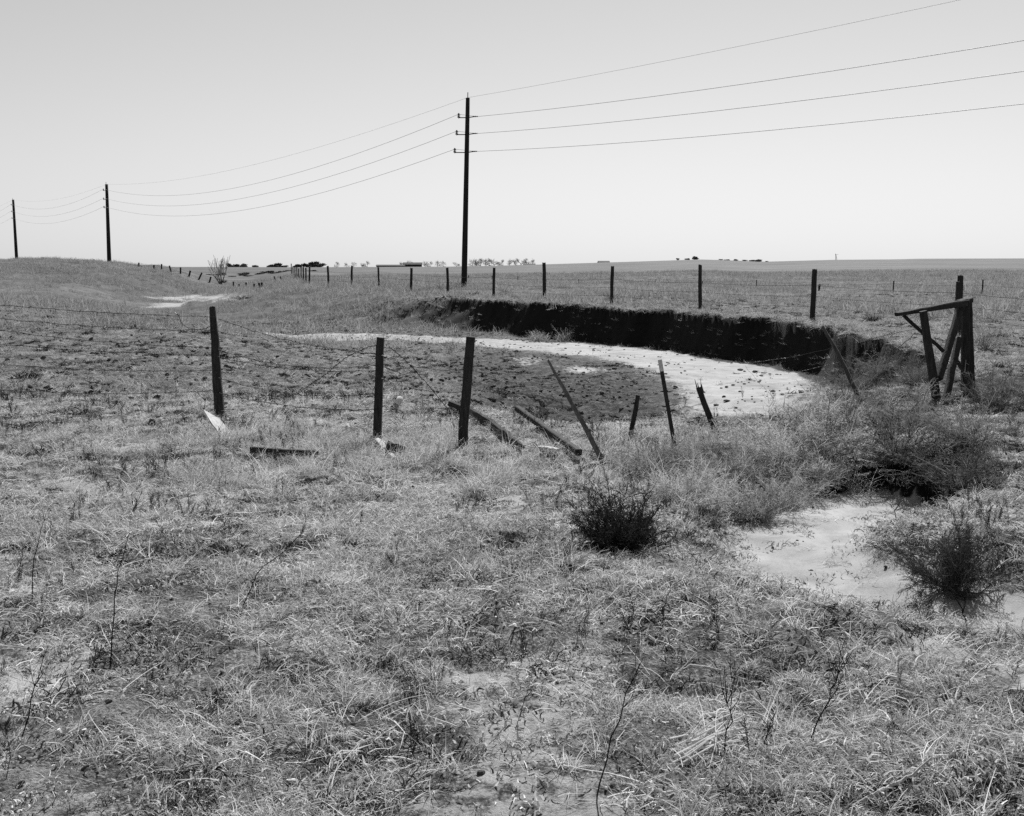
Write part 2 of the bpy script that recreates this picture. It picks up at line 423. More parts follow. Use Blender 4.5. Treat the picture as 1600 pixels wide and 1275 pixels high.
for nme, arr in (('sand', sandm), ('mud', mudm), ('bank', bankm), ('far', farm)):
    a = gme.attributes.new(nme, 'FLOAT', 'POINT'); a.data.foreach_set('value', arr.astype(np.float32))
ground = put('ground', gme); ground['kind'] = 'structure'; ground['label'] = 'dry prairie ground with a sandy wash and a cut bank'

# ------------------------------------------------------------------ dry grass: tufts scattered by geometry nodes
def tuft(name, n, h, spread, lean, width, mat, seed, curl=.5, flatness=0., shade=(0, 1)):
    rg = np.random.default_rng(seed)
    az = rg.uniform(0, 2 * pi, n); r = spread * np.sqrt(rg.random(n)); az2 = rg.uniform(0, 2 * pi, n)
    L = h * rg.uniform(.45, 1.15, n); le = np.clip(rg.normal(lean, .35, n), 0, 1.5)
    le = np.where(rg.random(n) < flatness, rg.uniform(1.2, 1.55, n), le)
    base = np.stack([r * np.cos(az), r * np.sin(az), np.full(n, -.01)], 1)
    K = 5 if n < 20 else 4
    P = [base]; cu = curl * rg.uniform(.1, 1.3, n); tw = rg.normal(0, .25, n)
    for k in range(K - 1):
        f = k / (K - 2.0); a_ = np.minimum(le + cu * f, 2.0); z_ = az2 + tw * f
        d = np.stack([np.sin(a_) * np.cos(z_), np.sin(a_) * np.sin(z_), np.cos(a_)], 1)
        q = P[-1] + d * (L / (K - 1))[:, None]; q[:, 2] = np.maximum(q[:, 2], .003); P.append(q)
    P = np.stack(P, 1)
    w = width * rg.uniform(.6, 1.3, n); W = w[:, None] * np.linspace(1, .3, K)[None] 
    V, F, s = ribbons(P, W, rg, rg.uniform(shade[0], shade[1], n))
    o = bpy.data.objects.new(name, make_mesh(name, V, F, M[mat], s)); return o
def weed(name, seed, h, mat, nb=14, width=.003):
    rg = np.random.default_rng(seed); P = []; W = []
    for k in range(rg.integers(2, 5)):
        az = rg.uniform(0, 2 * pi); le = rg.uniform(0, .5); L = h * rg.uniform(.6, 1.1)
        d = np.array([sin(le) * cos(az), sin(le) * sin(az), cos(le)]); b = np.array([rg.normal(0, .02), rg.normal(0, .02), -.02])
        P.append([b, b + d * L * .5 + rg.normal(0, .01, 3), b + d * L]); W.append([width, width * .8, width * .5])
        for j in range(nb):
            t = rg.uniform(.25, 1); q = b + d * L * t; e = d + rg.normal(0, .6, 3); e /= np.linalg.norm(e); l = h * rg.uniform(.06, .22)
            P.append([q, q + e * l * .5 + rg.normal(0, .004, 3), q + e * l + np.array([0, 0, .01])]); W.append([width * .6, width * .6, width * .5])
    V, F, s = ribbons(np.array(P), np.array(W), rg)
    return bpy.data.objects.new(name, make_mesh(name, V, F, M[mat], s))
def scatter(name, protos, X, Y, scale, label, z=None, tilt=.12, cat='grass'):
    n = len(X); rg = np.random.default_rng(len(name) * 7 + n)
    c = bpy.data.collections.new(name + '_shapes')
    for o in protos: c.objects.link(o)
    Z = height(X, Y) if z is None else z
    me = bpy.data.meshes.new(name); me.vertices.add(n)
    me.vertices.foreach_set('co', np.stack([X, Y, Z], 1).ravel().astype(np.float32))
    rot = np.stack([rg.normal(0, tilt, n), rg.normal(0, tilt, n), rg.uniform(0, 2 * pi, n)], 1)
    a = me.attributes.new('rot', 'FLOAT_VECTOR', 'POINT'); a.data.foreach_set('vector', rot.ravel().astype(np.float32))
    a = me.attributes.new('size', 'FLOAT', 'POINT'); a.data.foreach_set('value', np.asarray(scale, np.float32))
    a = me.attributes.new('pick', 'INT', 'POINT'); a.data.foreach_set('value', rg.integers(0, len(protos), n).astype(np.int32))
    o = put(name, me); o['kind'] = 'stuff'; o['label'] = label; o['category'] = cat
    g = bpy.data.node_groups.new(name, 'GeometryNodeTree')
    g.interface.new_socket('Geometry', in_out='INPUT', socket_type='NodeSocketGeometry')
    g.interface.new_socket('Geometry', in_out='OUTPUT', socket_type='NodeSocketGeometry')
    N = g.nodes; gi = N.new('NodeGroupInput'); go = N.new('NodeGroupOutput'); ip = N.new('GeometryNodeInstanceOnPoints')
    ci = N.new('GeometryNodeCollectionInfo'); ci.inputs['Collection'].default_value = c; ci.inputs['Separate Children'].default_value = True; ci.inputs['Reset Children'].default_value = True
    def na(nm, ty):
        q = N.new('GeometryNodeInputNamedAttribute'); q.data_type = ty; q.inputs['Name'].default_value = nm; return q.outputs['Attribute']
    er = N.new('FunctionNodeEulerToRotation')
    l = g.links.new
    l(gi.outputs[0], ip.inputs['Points']); l(ci.outputs[0], ip.inputs['Instance']); ip.inputs['Pick Instance'].default_value = True
    l(na('pick', 'INT'), ip.inputs['Instance Index']); l(na('rot', 'FLOAT_VECTOR'), er.inputs[0]); l(er.outputs[0], ip.inputs['Rotation'])
    l(na('size', 'FLOAT'), ip.inputs['Scale']); l(ip.outputs[0], go.inputs[0])
    md = o.modifiers.new('scatter', 'NODES'); md.node_group = g
    return o
def sample(y0, y1, dens, seed, xmin=None, xmax=None, marg=.9):
    """random points over the ground within the wide view, between two distances"""
    rg = np.random.default_rng(seed)
    hw = .60 * y1 + marg
    n = int((y1 - y0) * 2 * hw * dens); Y = rg.uniform(y0, y1, n); X = rg.uniform(-hw, hw, n)
    k = np.abs(X) < .56 * Y + marg
    X, Y = X[k], Y[k]; return X, Y, rg
def keep(X, Y, rg, base=1.0, on_sand=.02, on_mud=.25, on_bank=.4, patch=0., ps=1.0, trod=1.0):
    s, mu, ba = masks(X, Y)
    w = base * (1 - s * (1 - on_sand) * 1.6).clip(on_sand, 1) * (1 - mu * (1 - on_mud)) * (1 - ba * (1 - on_bank))
    if patch: w = w * ss(.5 - patch, .5 + patch * .4, fbm(X * ps, Y * ps, 77, 3)) if patch < .5 else w
    d, wd = sdist(X, Y, WASH); tr = ((d > 0) & (Y < 60) & (X < 4))
    w = np.where(tr, w * trod, w)
    k = rg.random(len(X)) < w
    return X[k], Y[k]

matted = [tuft('matted_tuft_%d' % k, 44, .065, .10, 1.05, .0036, 'mat_grass', 100 + k, .5, .5) for k in range(7)]
short_t = [tuft('short_tuft_%d' % k, 34, .085, .045, .5, .0034, 'straw', 120 + k, .8, .15) for k in range(7)]
tall_t = [tuft('tall_tuft_%d' % k, 30, .19, .06, .45, .0034, 'straw', 140 + k, 1.0, .1) for k in range(5)]
pale_t = [tuft('pale_stem_tuft_%d' % k, 4, .24, .07, .8, .0042, 'pale_stem', 160 + k, .9, .35) for k in range(7)]
litter = [tuft('litter_%d' % k, 12, .13, .14, 1.4, .0042, 'pale_stem', 180 + k, .15, .8, (0, .6)) for k in range(5)]
weeds_d = [weed('dark_weed_%d' % k, 200 + k, .17, 'dark_stem', 26, .0032) for k in range(6)]
holes = [tuft('dark_thatch_%d' % k, 40, .07, .09, 1.0, .005, 'dark_stem', 210 + k, .6, .4) for k in range(4)]
X, Y, rg = sample(2.4, 13, 330, 1); X, Y = keep(X, Y, rg, 1, .02, .25, .5, .16, 2.1)
scatter('matted_grass', matted, X, Y, rg.uniform(.5, 1.2, len(X)), 'low matted dry grass carpeting the near ground')
X, Y, rg = sample(2.4, 15, 80, 2); X, Y = keep(X, Y, rg, 1, .02, .2, .5, .14, 1.5, .6)
scatter('short_grass', short_t, X, Y, rg.uniform(.45, 1.25, len(X)) ** 1.2, 'short dry grass tufts all over the near ground')
X, Y, rg = sample(2.4, 14, 9, 3); X, Y = keep(X, Y, rg, 1, .02, .1, .5, .15, .6, .2)
scatter('tall_grass', tall_t, X, Y, rg.uniform(.5, 1.1, len(X)), 'taller arching dry grass clumps in the foreground')
X, Y, rg = sample(2.4, 14, 18, 4); X, Y = keep(X, Y, rg, 1, .03, .2, .5)
scatter('pale_grass_stems', pale_t, X, Y, rg.uniform(.4, 1.1, len(X)), 'bleached curling grass stems standing above the matted grass')
X, Y, rg = sample(2.4, 13, 60, 5); X, Y = keep(X, Y, rg, 1, .05, .3, .5, .2, 1.0)
scatter('straw_litter', litter, X, Y, rg.uniform(.4, 1.2, len(X)), 'broken pale straw lying on the near ground')
X, Y, rg = sample(2.4, 14, 40, 6); X, Y = keep(X, Y, rg, 1, .02, .7, .6)
k = rg.random(len(X)) < ss(.5, .68, fbm(X * .8, Y * .8, 81, 3)) * (.45 + .55 * ss(.3, 1.6, X)) + .05
X, Y = X[k], Y[k]
scatter('dark_weeds', weeds_d, X, Y, rg.uniform(.4, 1.25, len(X)), 'small dark weed stems mixed into the foreground grass')
X, Y, rg = sample(2.4, 14, 80, 16); X, Y = keep(X, Y, rg, 1, .02, .8, .6)
k = rg.random(len(X)) < np.maximum(.8 * ss(.54, .64, fbm(X * 1.7, Y * 1.7, 82, 3)), ss(.58, .66, fbm(X * 3.3, Y * 3.3, 8, 2))); X, Y = X[k], Y[k]  # dark tufts fill the pits, painting the shade inside them
scatter('dark_thatch', holes, X, Y, rg.uniform(.5, 1.2, len(X)), 'dark thatch imitating the shade in the hollows of the near ground')
bleach = [tuft('bleached_tuft_%d' % k, 40, .07, .10, 1.1, .0036, 'bleached', 290 + k, .5, .5) for k in range(5)]
X, Y, rg = sample(2.4, 13, 130, 23); X, Y = keep(X, Y, rg, 1, .02, .1, .4)
k = rg.random(len(X)) < ss(.52, .66, fbm(X * 1.2 + 9, Y * 1.2, 92, 4)); X, Y = X[k], Y[k]
scatter('bleached_grass', bleach, X, Y, rg.uniform(.5, 1.2, len(X)), 'patches of bleached flattened straw in the near ground')
chips = [tuft('chips_%d' % k, 46, .030, .13, 1.2, .0075, 'chip', 270 + k, .3, .5) for k in range(5)]
X, Y, rg = sample(2.4, 13, 90, 18); X, Y = keep(X, Y, rg, 1, .10, .7, .6)
scatter('leaf_litter', chips, X, Y, rg.uniform(.5, 1.3, len(X)), 'crumbled light and dark plant litter on the near ground', cat='litter')
def rock(seed, n=10, mt='clod'):
    rr = np.random.default_rng(seed); V = []; F = []
    rows = [(-.5, .7), (0, 1.0), (.45, .75)]
    for z, r in rows:
        for i in range(n):
            a = 2 * pi * i / n; q = r * rr.uniform(.7, 1.15); V.append((q * cos(a), q * sin(a) * .8, z * .8 * rr.uniform(.8, 1.2)))
    V.append((0, 0, .62))
    for k in range(2):
        for i in range(n): F.append([k * n + i, k * n + (i + 1) % n, (k + 1) * n + (i + 1) % n, (k + 1) * n + i])
    for i in range(n): F.append([2 * n + i, 2 * n + (i + 1) % n, 3 * n])
    F.append(list(range(n))[::-1])
    return make_mesh('clod', np.array(V), F, M[mt])
soil_r = [bpy.data.objects.new('soil_lump_%d' % k, rock(420 + k, 7, 'soil_lump')) for k in range(4)]
X, Y, rg = sample(10.5, 46, 26, 19); X, Y = keep(X, Y, rg, 1, .10, 1, .6)
k = rg.random(len(X)) < (.25 + .75 * ss(.42, .62, fbm(X * .8, Y * .6, 84, 3))) * ss(4.5, 2.5, X - .10 * Y); X, Y = X[k], Y[k]
scatter('soil_clods', soil_r, X, Y, rg.uniform(.012, .05, len(X)) * (1 + .5 * (rg.random(len(X)) < .1)), 'dark trampled clods of soil strewn over the slope and basin', tilt=.3, cat='soil')
X, Y, rg = sample(2.4, 11, 40, 20); X, Y = keep(X, Y, rg, 1, .15, 1, .6)
scatter('soil_crumbs', soil_r, X, Y, rg.uniform(.004, .016, len(X)), 'small crumbs of soil between the near grass tufts', tilt=.3, cat='soil')
# taller pale weeds along the line of the broken fence
X, Y, rg = sample(7.2, 11.2, 34, 22); X, Y = keep(X, Y, rg, 1, .02, .2, .5)
k = rg.random(len(X)) < ss(7.2, 8.4, Y) * ss(11.0, 9.8, Y) * ss(.36, .60, fbm(X * .9, Y * .9, 86, 3)) * ss(-5.2, -2.5, X); X, Y = X[k], Y[k]
fluff = [tuft('fence_weed_%d' % q, 60, .24, .10, .6, .0034, 'fluff', 280 + q, 1.1, .05) for q in range(5)]
scatter('fence_line_weeds', fluff, X, Y, rg.uniform(.5, 1.1, len(X)), 'pale feathery weeds grown up along the line of the broken fence', cat='weeds')
# middle distance
mid_t = [tuft('mid_tuft_%d' % k, 30, .11, .10, .75, .006, 'mid_straw', 220 + k, .6, .3) for k in range(5)]
mid_d = [tuft('mid_clump_%d' % k, 30, .10, .09, 1.0, .012, 'dark_stem', 240 + k, .6, .3) for k in range(5)]
X, Y, rg = sample(13, 42, 40, 7); X, Y = keep(X, Y, rg, 1, .01, .15, .35, .2, .9, .5)
scatter('slope_grass', mid_t, X, Y, rg.uniform(.5, 1.2, len(X)), 'short cropped dry grass on the slopes round the wash')
X, Y, rg = sample(11.5, 46, 24, 8); X, Y = keep(X, Y, rg, 1, .04, 1, .9)
k = rg.random(len(X)) < ss(.52, .66, fbm(X * 1.3, Y * .9, 83, 3)) * .7 + .06; X, Y = X[k], Y[k]  # patches of dark tufts stand in for shadow inside hoof pits
scatter('dark_clumps', mid_d, X, Y, rg.uniform(.35, 1.25, len(X)), 'dark clumps imitating shaded hoof pits dotted over the slopes')
rg = np.random.default_rng(17); X = rg.uniform(-1.5, 8.5, 60000); Y = rg.uniform(15, 41, 60000)
d_, w_, cut_, dn_ = wash_edge(X, Y); k = (cut_ > .5) & (dn_ > -.30) & (dn_ < -.02) & (rg.random(60000) < .5); X, Y = X[k], Y[k]
lip = [tuft('lip_tuft_%d' % q, 26, .16, .09, .9, .007, 'mid_straw', 250 + q, .9, .3) for q in range(4)]
scatter('bank_lip_grass', lip, X, Y, rg.uniform(.5, 1.3, len(X)), 'ragged dry turf hanging over the lip of the cut bank', tilt=.3)
far_t = [tuft('far_tuft_%d' % k, 34, .22, .22, .5, .010, 'far_straw', 260 + k, .5, .2) for k in range(5)]
X, Y, rg = sample(27, 125, 4.5, 9, marg=4); X, Y = keep(X, Y, rg, 1, .0, .2, .2, 0, .12, .8)
scatter('far_bank_grass', far_t, X, Y, rg.uniform(.6, 1.5, len(X)) * (.6 + .8 * ss(.35, .65, fbm(X * .15, Y * .15, 61, 3))), 'dry grass standing along the far bank and fence')

# ------------------------------------------------------------------ utility poles and their wires
def up(p, d): return np.asarray(p, float) + np.array([0, 0, d])
ATT = []      # per pole: attachment points (left side, right side) from the top wire down
POLES = [(725, 441, 731, 153, 62, (182, 208.5, 236.5), 9.5, 'tallest dark utility pole, standing behind the fence at the centre'),
         (171, 416, 166.5, 288, 140, (297, 311, 324), 6.5, 'utility pole standing on top of the low hill at left'),
         (26, 405, 20.5, 312, 212, (320, 330.5, 341), 5.0, 'farthest utility pole, at the very left edge of the hill')]
for k, (u0, v0, u1, v1, Yp, lv, wpx, lab) in enumerate(POLES):
    b0 = at(u0, v0, Yp); g = gz(b0[0], b0[1]); top = at(u1, v1, Yp); base = np.array([b0[0], Yp, g])
    P = thing('utility_pole', lab, 'utility pole', base, 'poles of the power line')
    ax = top - base; L = np.linalg.norm(ax); ax /= L
    pts = [base - ax * .5 + ax * (L + .5) * q for q in np.linspace(0, 1, 9)]
    r0 = .5 * wpx * Yp / FPX
    piece('pole', tube(pts, np.linspace(r0, r0 * .66, 9), 12, False, .015, k), 'pole', P, True)
    r1 = r0 * .7
    pin = [top - ax * .15 + np.array([0, -r1, 0]), top + ax * .28 + np.array([0, -r1, 0])]
    piece('top_pin', tube(pin, .025, 6), 'rust', P)
    att = [(top + ax * .02, top + ax * .02)]
    side = np.array([.85, -.53, 0]); side = np.array([1., 0, 0])
    for j, v in enumerate(lv):
        q = at(u1 + (u0 - u1) * (v - v1) / (v0 - v1), v, Yp)
        lft = q - side * (.48 + .09 * j if k == 0 else .42); rgt = q + side * (.42 if k == 0 else .12)
        piece('bracket', tube([lft + [0, 0, -.06], q + [0, -.0, -.06], rgt + [0, 0, 0]], .028, 6), 'rust', P)
        zz = np.array([-.10, -.06, -.05, .0, .01, .05, .06, .10, .11, .17, .18]); rr_ = [.03, .03, .09, .075, .035, .035, .09, .075, .04, .05, .03]
        ins = tube([lft + [0, 0, a] for a in zz], rr_, 10)
        piece('insulator', ins, 'insulator', P)
        if k == 0:
            piece('insulator', tube([rgt + side * a for a in (-.12, -.06, -.05, .0, .01, .07, .08, .14, .15)], [.015, .04, .03, .015, .04, .03, .015, .04, .015], 8), 'insulator', P)
        att.append((lft + [0, 0, .12], rgt + side * .15) if k == 0 else (lft + [0, 0, .12], lft + [0, 0, .12]))
    ATT.append(att)
# the line runs on to a pole behind the photographer on the right, and to one farther left
p1 = np.array(POLES[0][4]); d01 = (ATT[0][0][0] - ATT[1][0][0]); 
NEXT = [a[1] + np.array([48.6, -78, 0.0]) for a in ATT[0]]
PREV = [a[0] + np.array([-48.0, 75, 1.0]) for a in ATT[2]]
def span(a, b, sag, n=26):
    t = np.linspace(0, 1, n)[:, None]; p = a + (b - a) * t; p[:, 2] -= (4 * sag * t * (1 - t))[:, 0]; return p
WLAB = ['faint topmost wire of the power line, strung pole top to pole top', 'power line wire second from the top, on the upper brackets of the poles',
        'power line wire on the middle brackets of the poles, third from the top', 'lowest of the four power line wires, strung across the sky']
for j in range(4):
    sg = (.95, 1.45, 1.45, 1.45)[j]
    path = np.concatenate([span(PREV[j], ATT[2][j][0], sg * 1.1), span(ATT[2][j][0], ATT[1][j][0], sg * 1.1)[1:], span(ATT[1][j][0], ATT[0][j][0], sg * (1.55 if j else 1.4))[1:],
                           [ATT[0][j][1]] if j else np.zeros((0, 3)), span(ATT[0][j][1], NEXT[j], sg * 1.02)[1:]])
    solo('power_line', tube(path, 0.006 if j == 0 else .0105, 5), 'conductor', WLAB[j], 'power line', ATT[0][j][0], 'wires of the power line', True)

# ------------------------------------------------------------------ fences on the far side
def fence(name, label, posts, wires, pr, group=None, square=False, metal=False, seed=0):
    """posts: list of (base, top, radius); wires: heights above base"""
    b0 = posts[len(posts) // 2][0]
    Fn = thing(name, label, 'fence', b0, group)
    for k, (b, tp, r) in enumerate(posts):
        d = tp - b; d = d / np.linalg.norm(d)
        piece('post', bar(b - d * .3, tp, r, seed + k, 8 if not metal else 6, square, 1., .07, 6, r * .93, r * .08, r * .4), 'old_wood' if not metal else 'rust', Fn, False)
    for h in wires:
        pp = []
        for k in range(len(posts) - 1):
            a = posts[k][0] + (posts[k][1] - posts[k][0]) * min(.97, h / max(.2, np.linalg.norm(posts[k][1] - posts[k][0])))
            c = posts[k + 1][0] + (posts[k + 1][1] - posts[k + 1][0]) * min(.97, h / max(.2, np.linalg.norm(posts[k + 1][1] - posts[k + 1][0])))
            pp.append(span(a, c, .04, 6)[(1 if k else 0):])
        if pp: piece('wire', tube(np.concatenate(pp) + [0, -.05, 0], .006, 4), 'wire', Fn)
    return Fn
def gp(u, Y):
    x = (u - CU) / FPX * Y / cos(TILT) ; p = at(u, 430, Y); return np.array([p[0], Y, gz(p[0], Y)])
tops = [(1760, 432), (1502, 430), (1272, 420), (1095, 413.5), (956, 415), (851, 410), (771, 418), (700, 418), (642, 418.5), (592, 417), (549, 415.5), (513, 415.5), (483, 416)]
ps = []
for k, (u, v) in enumerate(tops):
    Yp = 35088.0 / u; ps.append((gp(u, Yp), at(u + (-1 if k % 2 else 1), v, Yp), .058 + .012 * ((k * 7) % 3) / 2))
for k, u in enumerate((478, 474, 470.5, 467, 464, 461, 458, 455.5)):
    Yp = 79 + 7.5 * k; b = gp(u, Yp); ps.append((b, up(b, 1.05 + .1 * ((k * 5) % 3)), .06))
fence('wire_fence', 'long wire fence with dark wooden posts along the top of the far bank', ps, (.83, .56, .3), .06, seed=300)
ps = []
for k in range(-2, 13):
    u = 1 / (7.16e-4 + .65e-4 * k); Yp = 70176.0 / u
    b = gp(u, Yp); ps.append((b, at(u, (438, 444, 437, 439, 435.5, 441, 436)[k % 7], Yp), .05 if k % 3 == 1 else .03))
fence('steel_post_fence', 'low fence of thin short posts farther out in the grass field', ps, (.42,), .03, metal=True, seed=340)
def gpx(u, v, lo, hi, dflt):
    h = hit(u, v); 
    return h if lo < h[1] < hi else gp(u, dflt)
ps = []
for (u, v, ut, vt) in [(217, 415.5, 217, 410.5), (240.5, 421, 240.5, 414), (252.5, 422, 252.5, 412.5), (267.5, 425, 264.5, 415), (282, 428, 282, 417.5), (295, 433, 297.5, 422.5), (311, 436, 315.5, 426), (327.5, 441, 329.5, 432)]:
    b = gpx(u, v, 70, 200, 128); ps.append((b, at(ut, vt, b[1]), .085))
fence('leaning_fence', 'broken fence of leaning posts running down the left hillside into the wash', ps, (.5,), .07, seed=360)
ps = []
for (u, v, ut, vt) in [(364.5, 451, 364.5, 440), (373.5, 451, 373.5, 443.5), (384.5, 450, 384.5, 441), (397, 451, 397, 443), (405, 449, 405, 442), (409, 447.5, 409, 441), (431, 440, 428, 431.5), (440, 439, 438, 431.5)]:
    b = gpx(u, v, 70, 220, 112); ps.append((b, at(ut, vt, b[1]), .07))
fence('wash_fence', 'short row of dark posts crossing the upper wash beside the bare tree', ps, (.35,), .06, seed=380)
b = gp(147, 168); solo('marker_post', bar(b - [0, 0, .3], at(147, 405, 168), .09, 5), 'old_wood', 'tiny lone marker post on the skyline of the left hill', 'post', b)

# ------------------------------------------------------------------ the broken near fence
def npost(name, label, pts, wpx, mat, seed, sq=False, dY=0., bury=.25, jit=.08, n=10, cap=.0, cat='fence post', Y=None, asp=1.):
    """pts: photo pixels from the foot to the top"""
    b = hit(*pts[0]) if Y is None else gp(pts[0][0], Y)
    W = [at(u, v, b[1] + dY * k / (len(pts) - 1)) for k, (u, v) in enumerate(pts)]; W[0] = b
    d = W[0] - W[1]; d /= np.linalg.norm(d)
    W = np.array([W[0] + d * bury] + W)
    wd = np.interp(np.linspace(0, 1, len(W)), np.linspace(0, 1, len(wpx)), wpx) * .5 * b[1] / FPX
    tq = np.linspace(0, len(W) - 1, 12); P = np.stack([np.interp(tq, range(len(W)), W[:, i]) for i in range(3)], 1)
    P[1:-1] += np.random.default_rng(seed).normal(0, wd.mean() * .06, (10, 3))
    return solo(name, tube(P, np.interp(tq, range(len(W)), wd), n, sq, jit, seed, (0, 1, 0), asp, cap), mat, label, cat, b), W
o, Pa = npost('fence_post', 'crooked weathered post at left with barbed wires stapled to it', [(344, 652), (340, 610), (337, 560), (336, 520), (331, 479)], [15, 15, 13.5, 12, 8.5], 'old_wood', 1, False, .05, cap=.02)
o, Pb = npost('fence_post', 'upright flat-topped post between the crooked post and the thick square post', [(589, 690), (592, 600), (594.5, 527)], [13.5, 13, 11.5], 'old_wood', 2, True, .0, jit=.04, cap=.004)
o, Pc = npost('fence_post', 'thickest square timber post with a gnarled log lying behind its foot', [(722, 700), (729, 610), (736, 526)], [15.5, 15, 13.5], 'old_wood', 3, True, .0, jit=.03, cap=.003)
o, Pd = npost('leaning_pole', 'long slender pole leaning steeply left, in front of the dark muddy patch', [(942, 722), (902, 645), (856, 562)], [9.5, 9, 4.0], 'grey_wood', 4, True, .35, jit=.05, cap=.01)
o, Pe = npost('fence_post', 'short thin stake leaning slightly right on the muddy slope', [(984, 694), (990, 655), (997, 618)], [8, 8, 6.5], 'old_wood', 5, True, .1, jit=.08)
b = hit(1057, 714); tp = at(1031, 562, b[1] + .1)
T = thing('steel_post', 'thin steel post with a pale painted tip, leaning a little left', 'fence post', b)
dd = tp - b; dd /= np.linalg.norm(dd); Lp = np.linalg.norm(tp - b); r = 2.4 * b[1] / FPX
piece('shaft', bar(b - dd * .3, b + dd * Lp * .88, r, 6, 6, True, 1.3, .02, 6), 'rust', T)
piece('painted_tip', bar(b + dd * Lp * .88, tp, r * 1.05, 7, 6, True, 1.3, .02, 3), 'white_paint', T)
Pf = [b, tp]
# post with a split top: three splinters on a shaft
b = hit(1126, 694); T = thing('split_post', 'broken post with a splintered top, leaning left at the edge of the sand', 'fence post', b)
tp = at(1092, 606, b[1] + .15); dd = tp - b; Lp = np.linalg.norm(dd); dd /= Lp; s1 = b[1] / FPX
piece('shaft', bar(b - dd * .25, tp, 5.6 * s1, 8, 8, True, 1, .09, 7, 5.0 * s1, .006), 'old_wood', T)
for k, (du, dv, rr_) in enumerate(((-7, -14, 1.5), (-2.5, -8, 1.8), (2.5, -13, 1.3), (4, -6, 1.6))):
    piece('splinter', bar(tp - dd * .05 + np.array([(-4 + 2.7 * k) * s1, 0, 0]), tp + np.array([du * s1, 0, -dv * s1]), rr_ * s1, 20 + k, 5, True, 1, .1, 4, .3 * s1), 'old_wood', T)
o, Pg = npost('leaning_pole', 'thin dark pole leaning left in the brush before the cut bank', [(1352, 645), (1325, 585), (1307, 548), (1285, 510)], [9, 8, 6.5, 5], 'mid_wood', 9, False, .3, jit=.08, n=7)

def lying(name, label, pix, wpx, mat, seed, sq=False, lift=(0, 0), n=9, asp=1., wob=.1, cat='log', jit=.12):
    h = [hit(u, v) for u, v in pix]; Yc = np.mean([p[1] for p in h]); r = np.array(wpx) * .5 * Yc / FPX
    P = np.array([up(p, r.mean() * .55 + lift[0] + (lift[1] - lift[0]) * k / (len(h) - 1)) for k, p in enumerate(h)])
    tq = np.linspace(0, len(P) - 1, 14); Q = np.stack([np.interp(tq, range(len(P)), P[:, i]) for i in range(3)], 1)
    Q[1:-1] += np.random.default_rng(seed).normal(0, r.mean() * wob, (12, 3))
    base = h[len(h) // 2]
    return solo(name, tube(Q, np.interp(tq, np.linspace(0, len(P) - 1, len(r)), r), n, sq, jit, seed, (0, 0, 1), asp, r.mean() * .5), mat, label, cat, base)
lying('gnarled_log', 'gnarled old log lying behind the thick square post', [(703, 642), (735, 654), (765, 668), (790, 688), (816, 708)], [9, 13, 14, 12, 6], 'old_wood', 31, lift=(.06, .03), wob=.28, jit=.2)
lying('fallen_post', 'squared post fallen on the slope right of the gnarled log', [(808, 656), (905, 720)], [10, 8.5], 'old_wood', 32, True, (.12, .05), 8, 1.0, .02, 'fallen post', .03)
lying('plank', 'dark plank half buried in the grass below the crooked post', [(392, 709), (440, 713), (497, 715)], [10, 10, 9], 'old_wood', 33, True, (.02, .02), 8, .8, .02, 'plank', .03)
lying('board', 'small pale board lying at the foot of the flat-topped post', [(582, 693), (592, 699), (602, 707)], [5, 6, 5], 'pale_wood', 34, True, (.05, .02), 8, 1.6, .02, 'board', .03)
lying('board', 'short pale board end sticking out of the grass below the stump', [(604, 713), (610, 717), (617, 722)], [5, 5, 4], 'pale_wood', 35, True, (.04, .02), 8, 1.6, .02, 'board', .03)
lying('slab', 'pale bleached slab of wood under the fallen squared post', [(842, 708), (856, 709), (872, 711)], [7, 8, 6], 'pale_wood', 36, True, (.03, .03), 8, 1.8, .05, 'board', .06)
lying('stick', 'thin pale stick lying in the grass right of the slender leaning pole', [(890, 712), (910, 710), (930, 713)], [3, 3, 2], 'grey_wood', 37, False, (.03, .03), 6, 1, .2, 'stick', .1)
b = hit(617, 709)
solo('stump', merge(tube([b - [0, 0, .1], b + [0, 0, .05], b + [.01, 0, .10]], [.075, .07, .06], 11, False, .14, 38, cap_jit=.03)), 'old_wood', 'small dark stump in the grass beside the flat-topped post', 'stump', b)
# bent triangular sheet of pale metal
b = hit(347, 682); q = [at(*p) for p in ((318, 640, b[1] + .05), (343, 654, b[1] + .16), (361, 676, b[1] + .12), (346, 681, b[1] - .02), (331, 661, b[1] + .0))]
nrm = np.cross(q[1] - q[0], q[3] - q[0]); nrm /= np.linalg.norm(nrm)
V = [p for p in q] + [p + nrm * .008 for p in q]
solo('metal_sheet', (np.array(V), [[0, 1, 2, 3, 4][::-1], [5, 6, 7, 8, 9]] + [[i, (i + 1) % 5, (i + 1) % 5 + 5, i + 5] for i in range(5)]), 'white_paint',
     'bent triangular pale sheet propped at the foot of the crooked post', 'metal sheet', b)
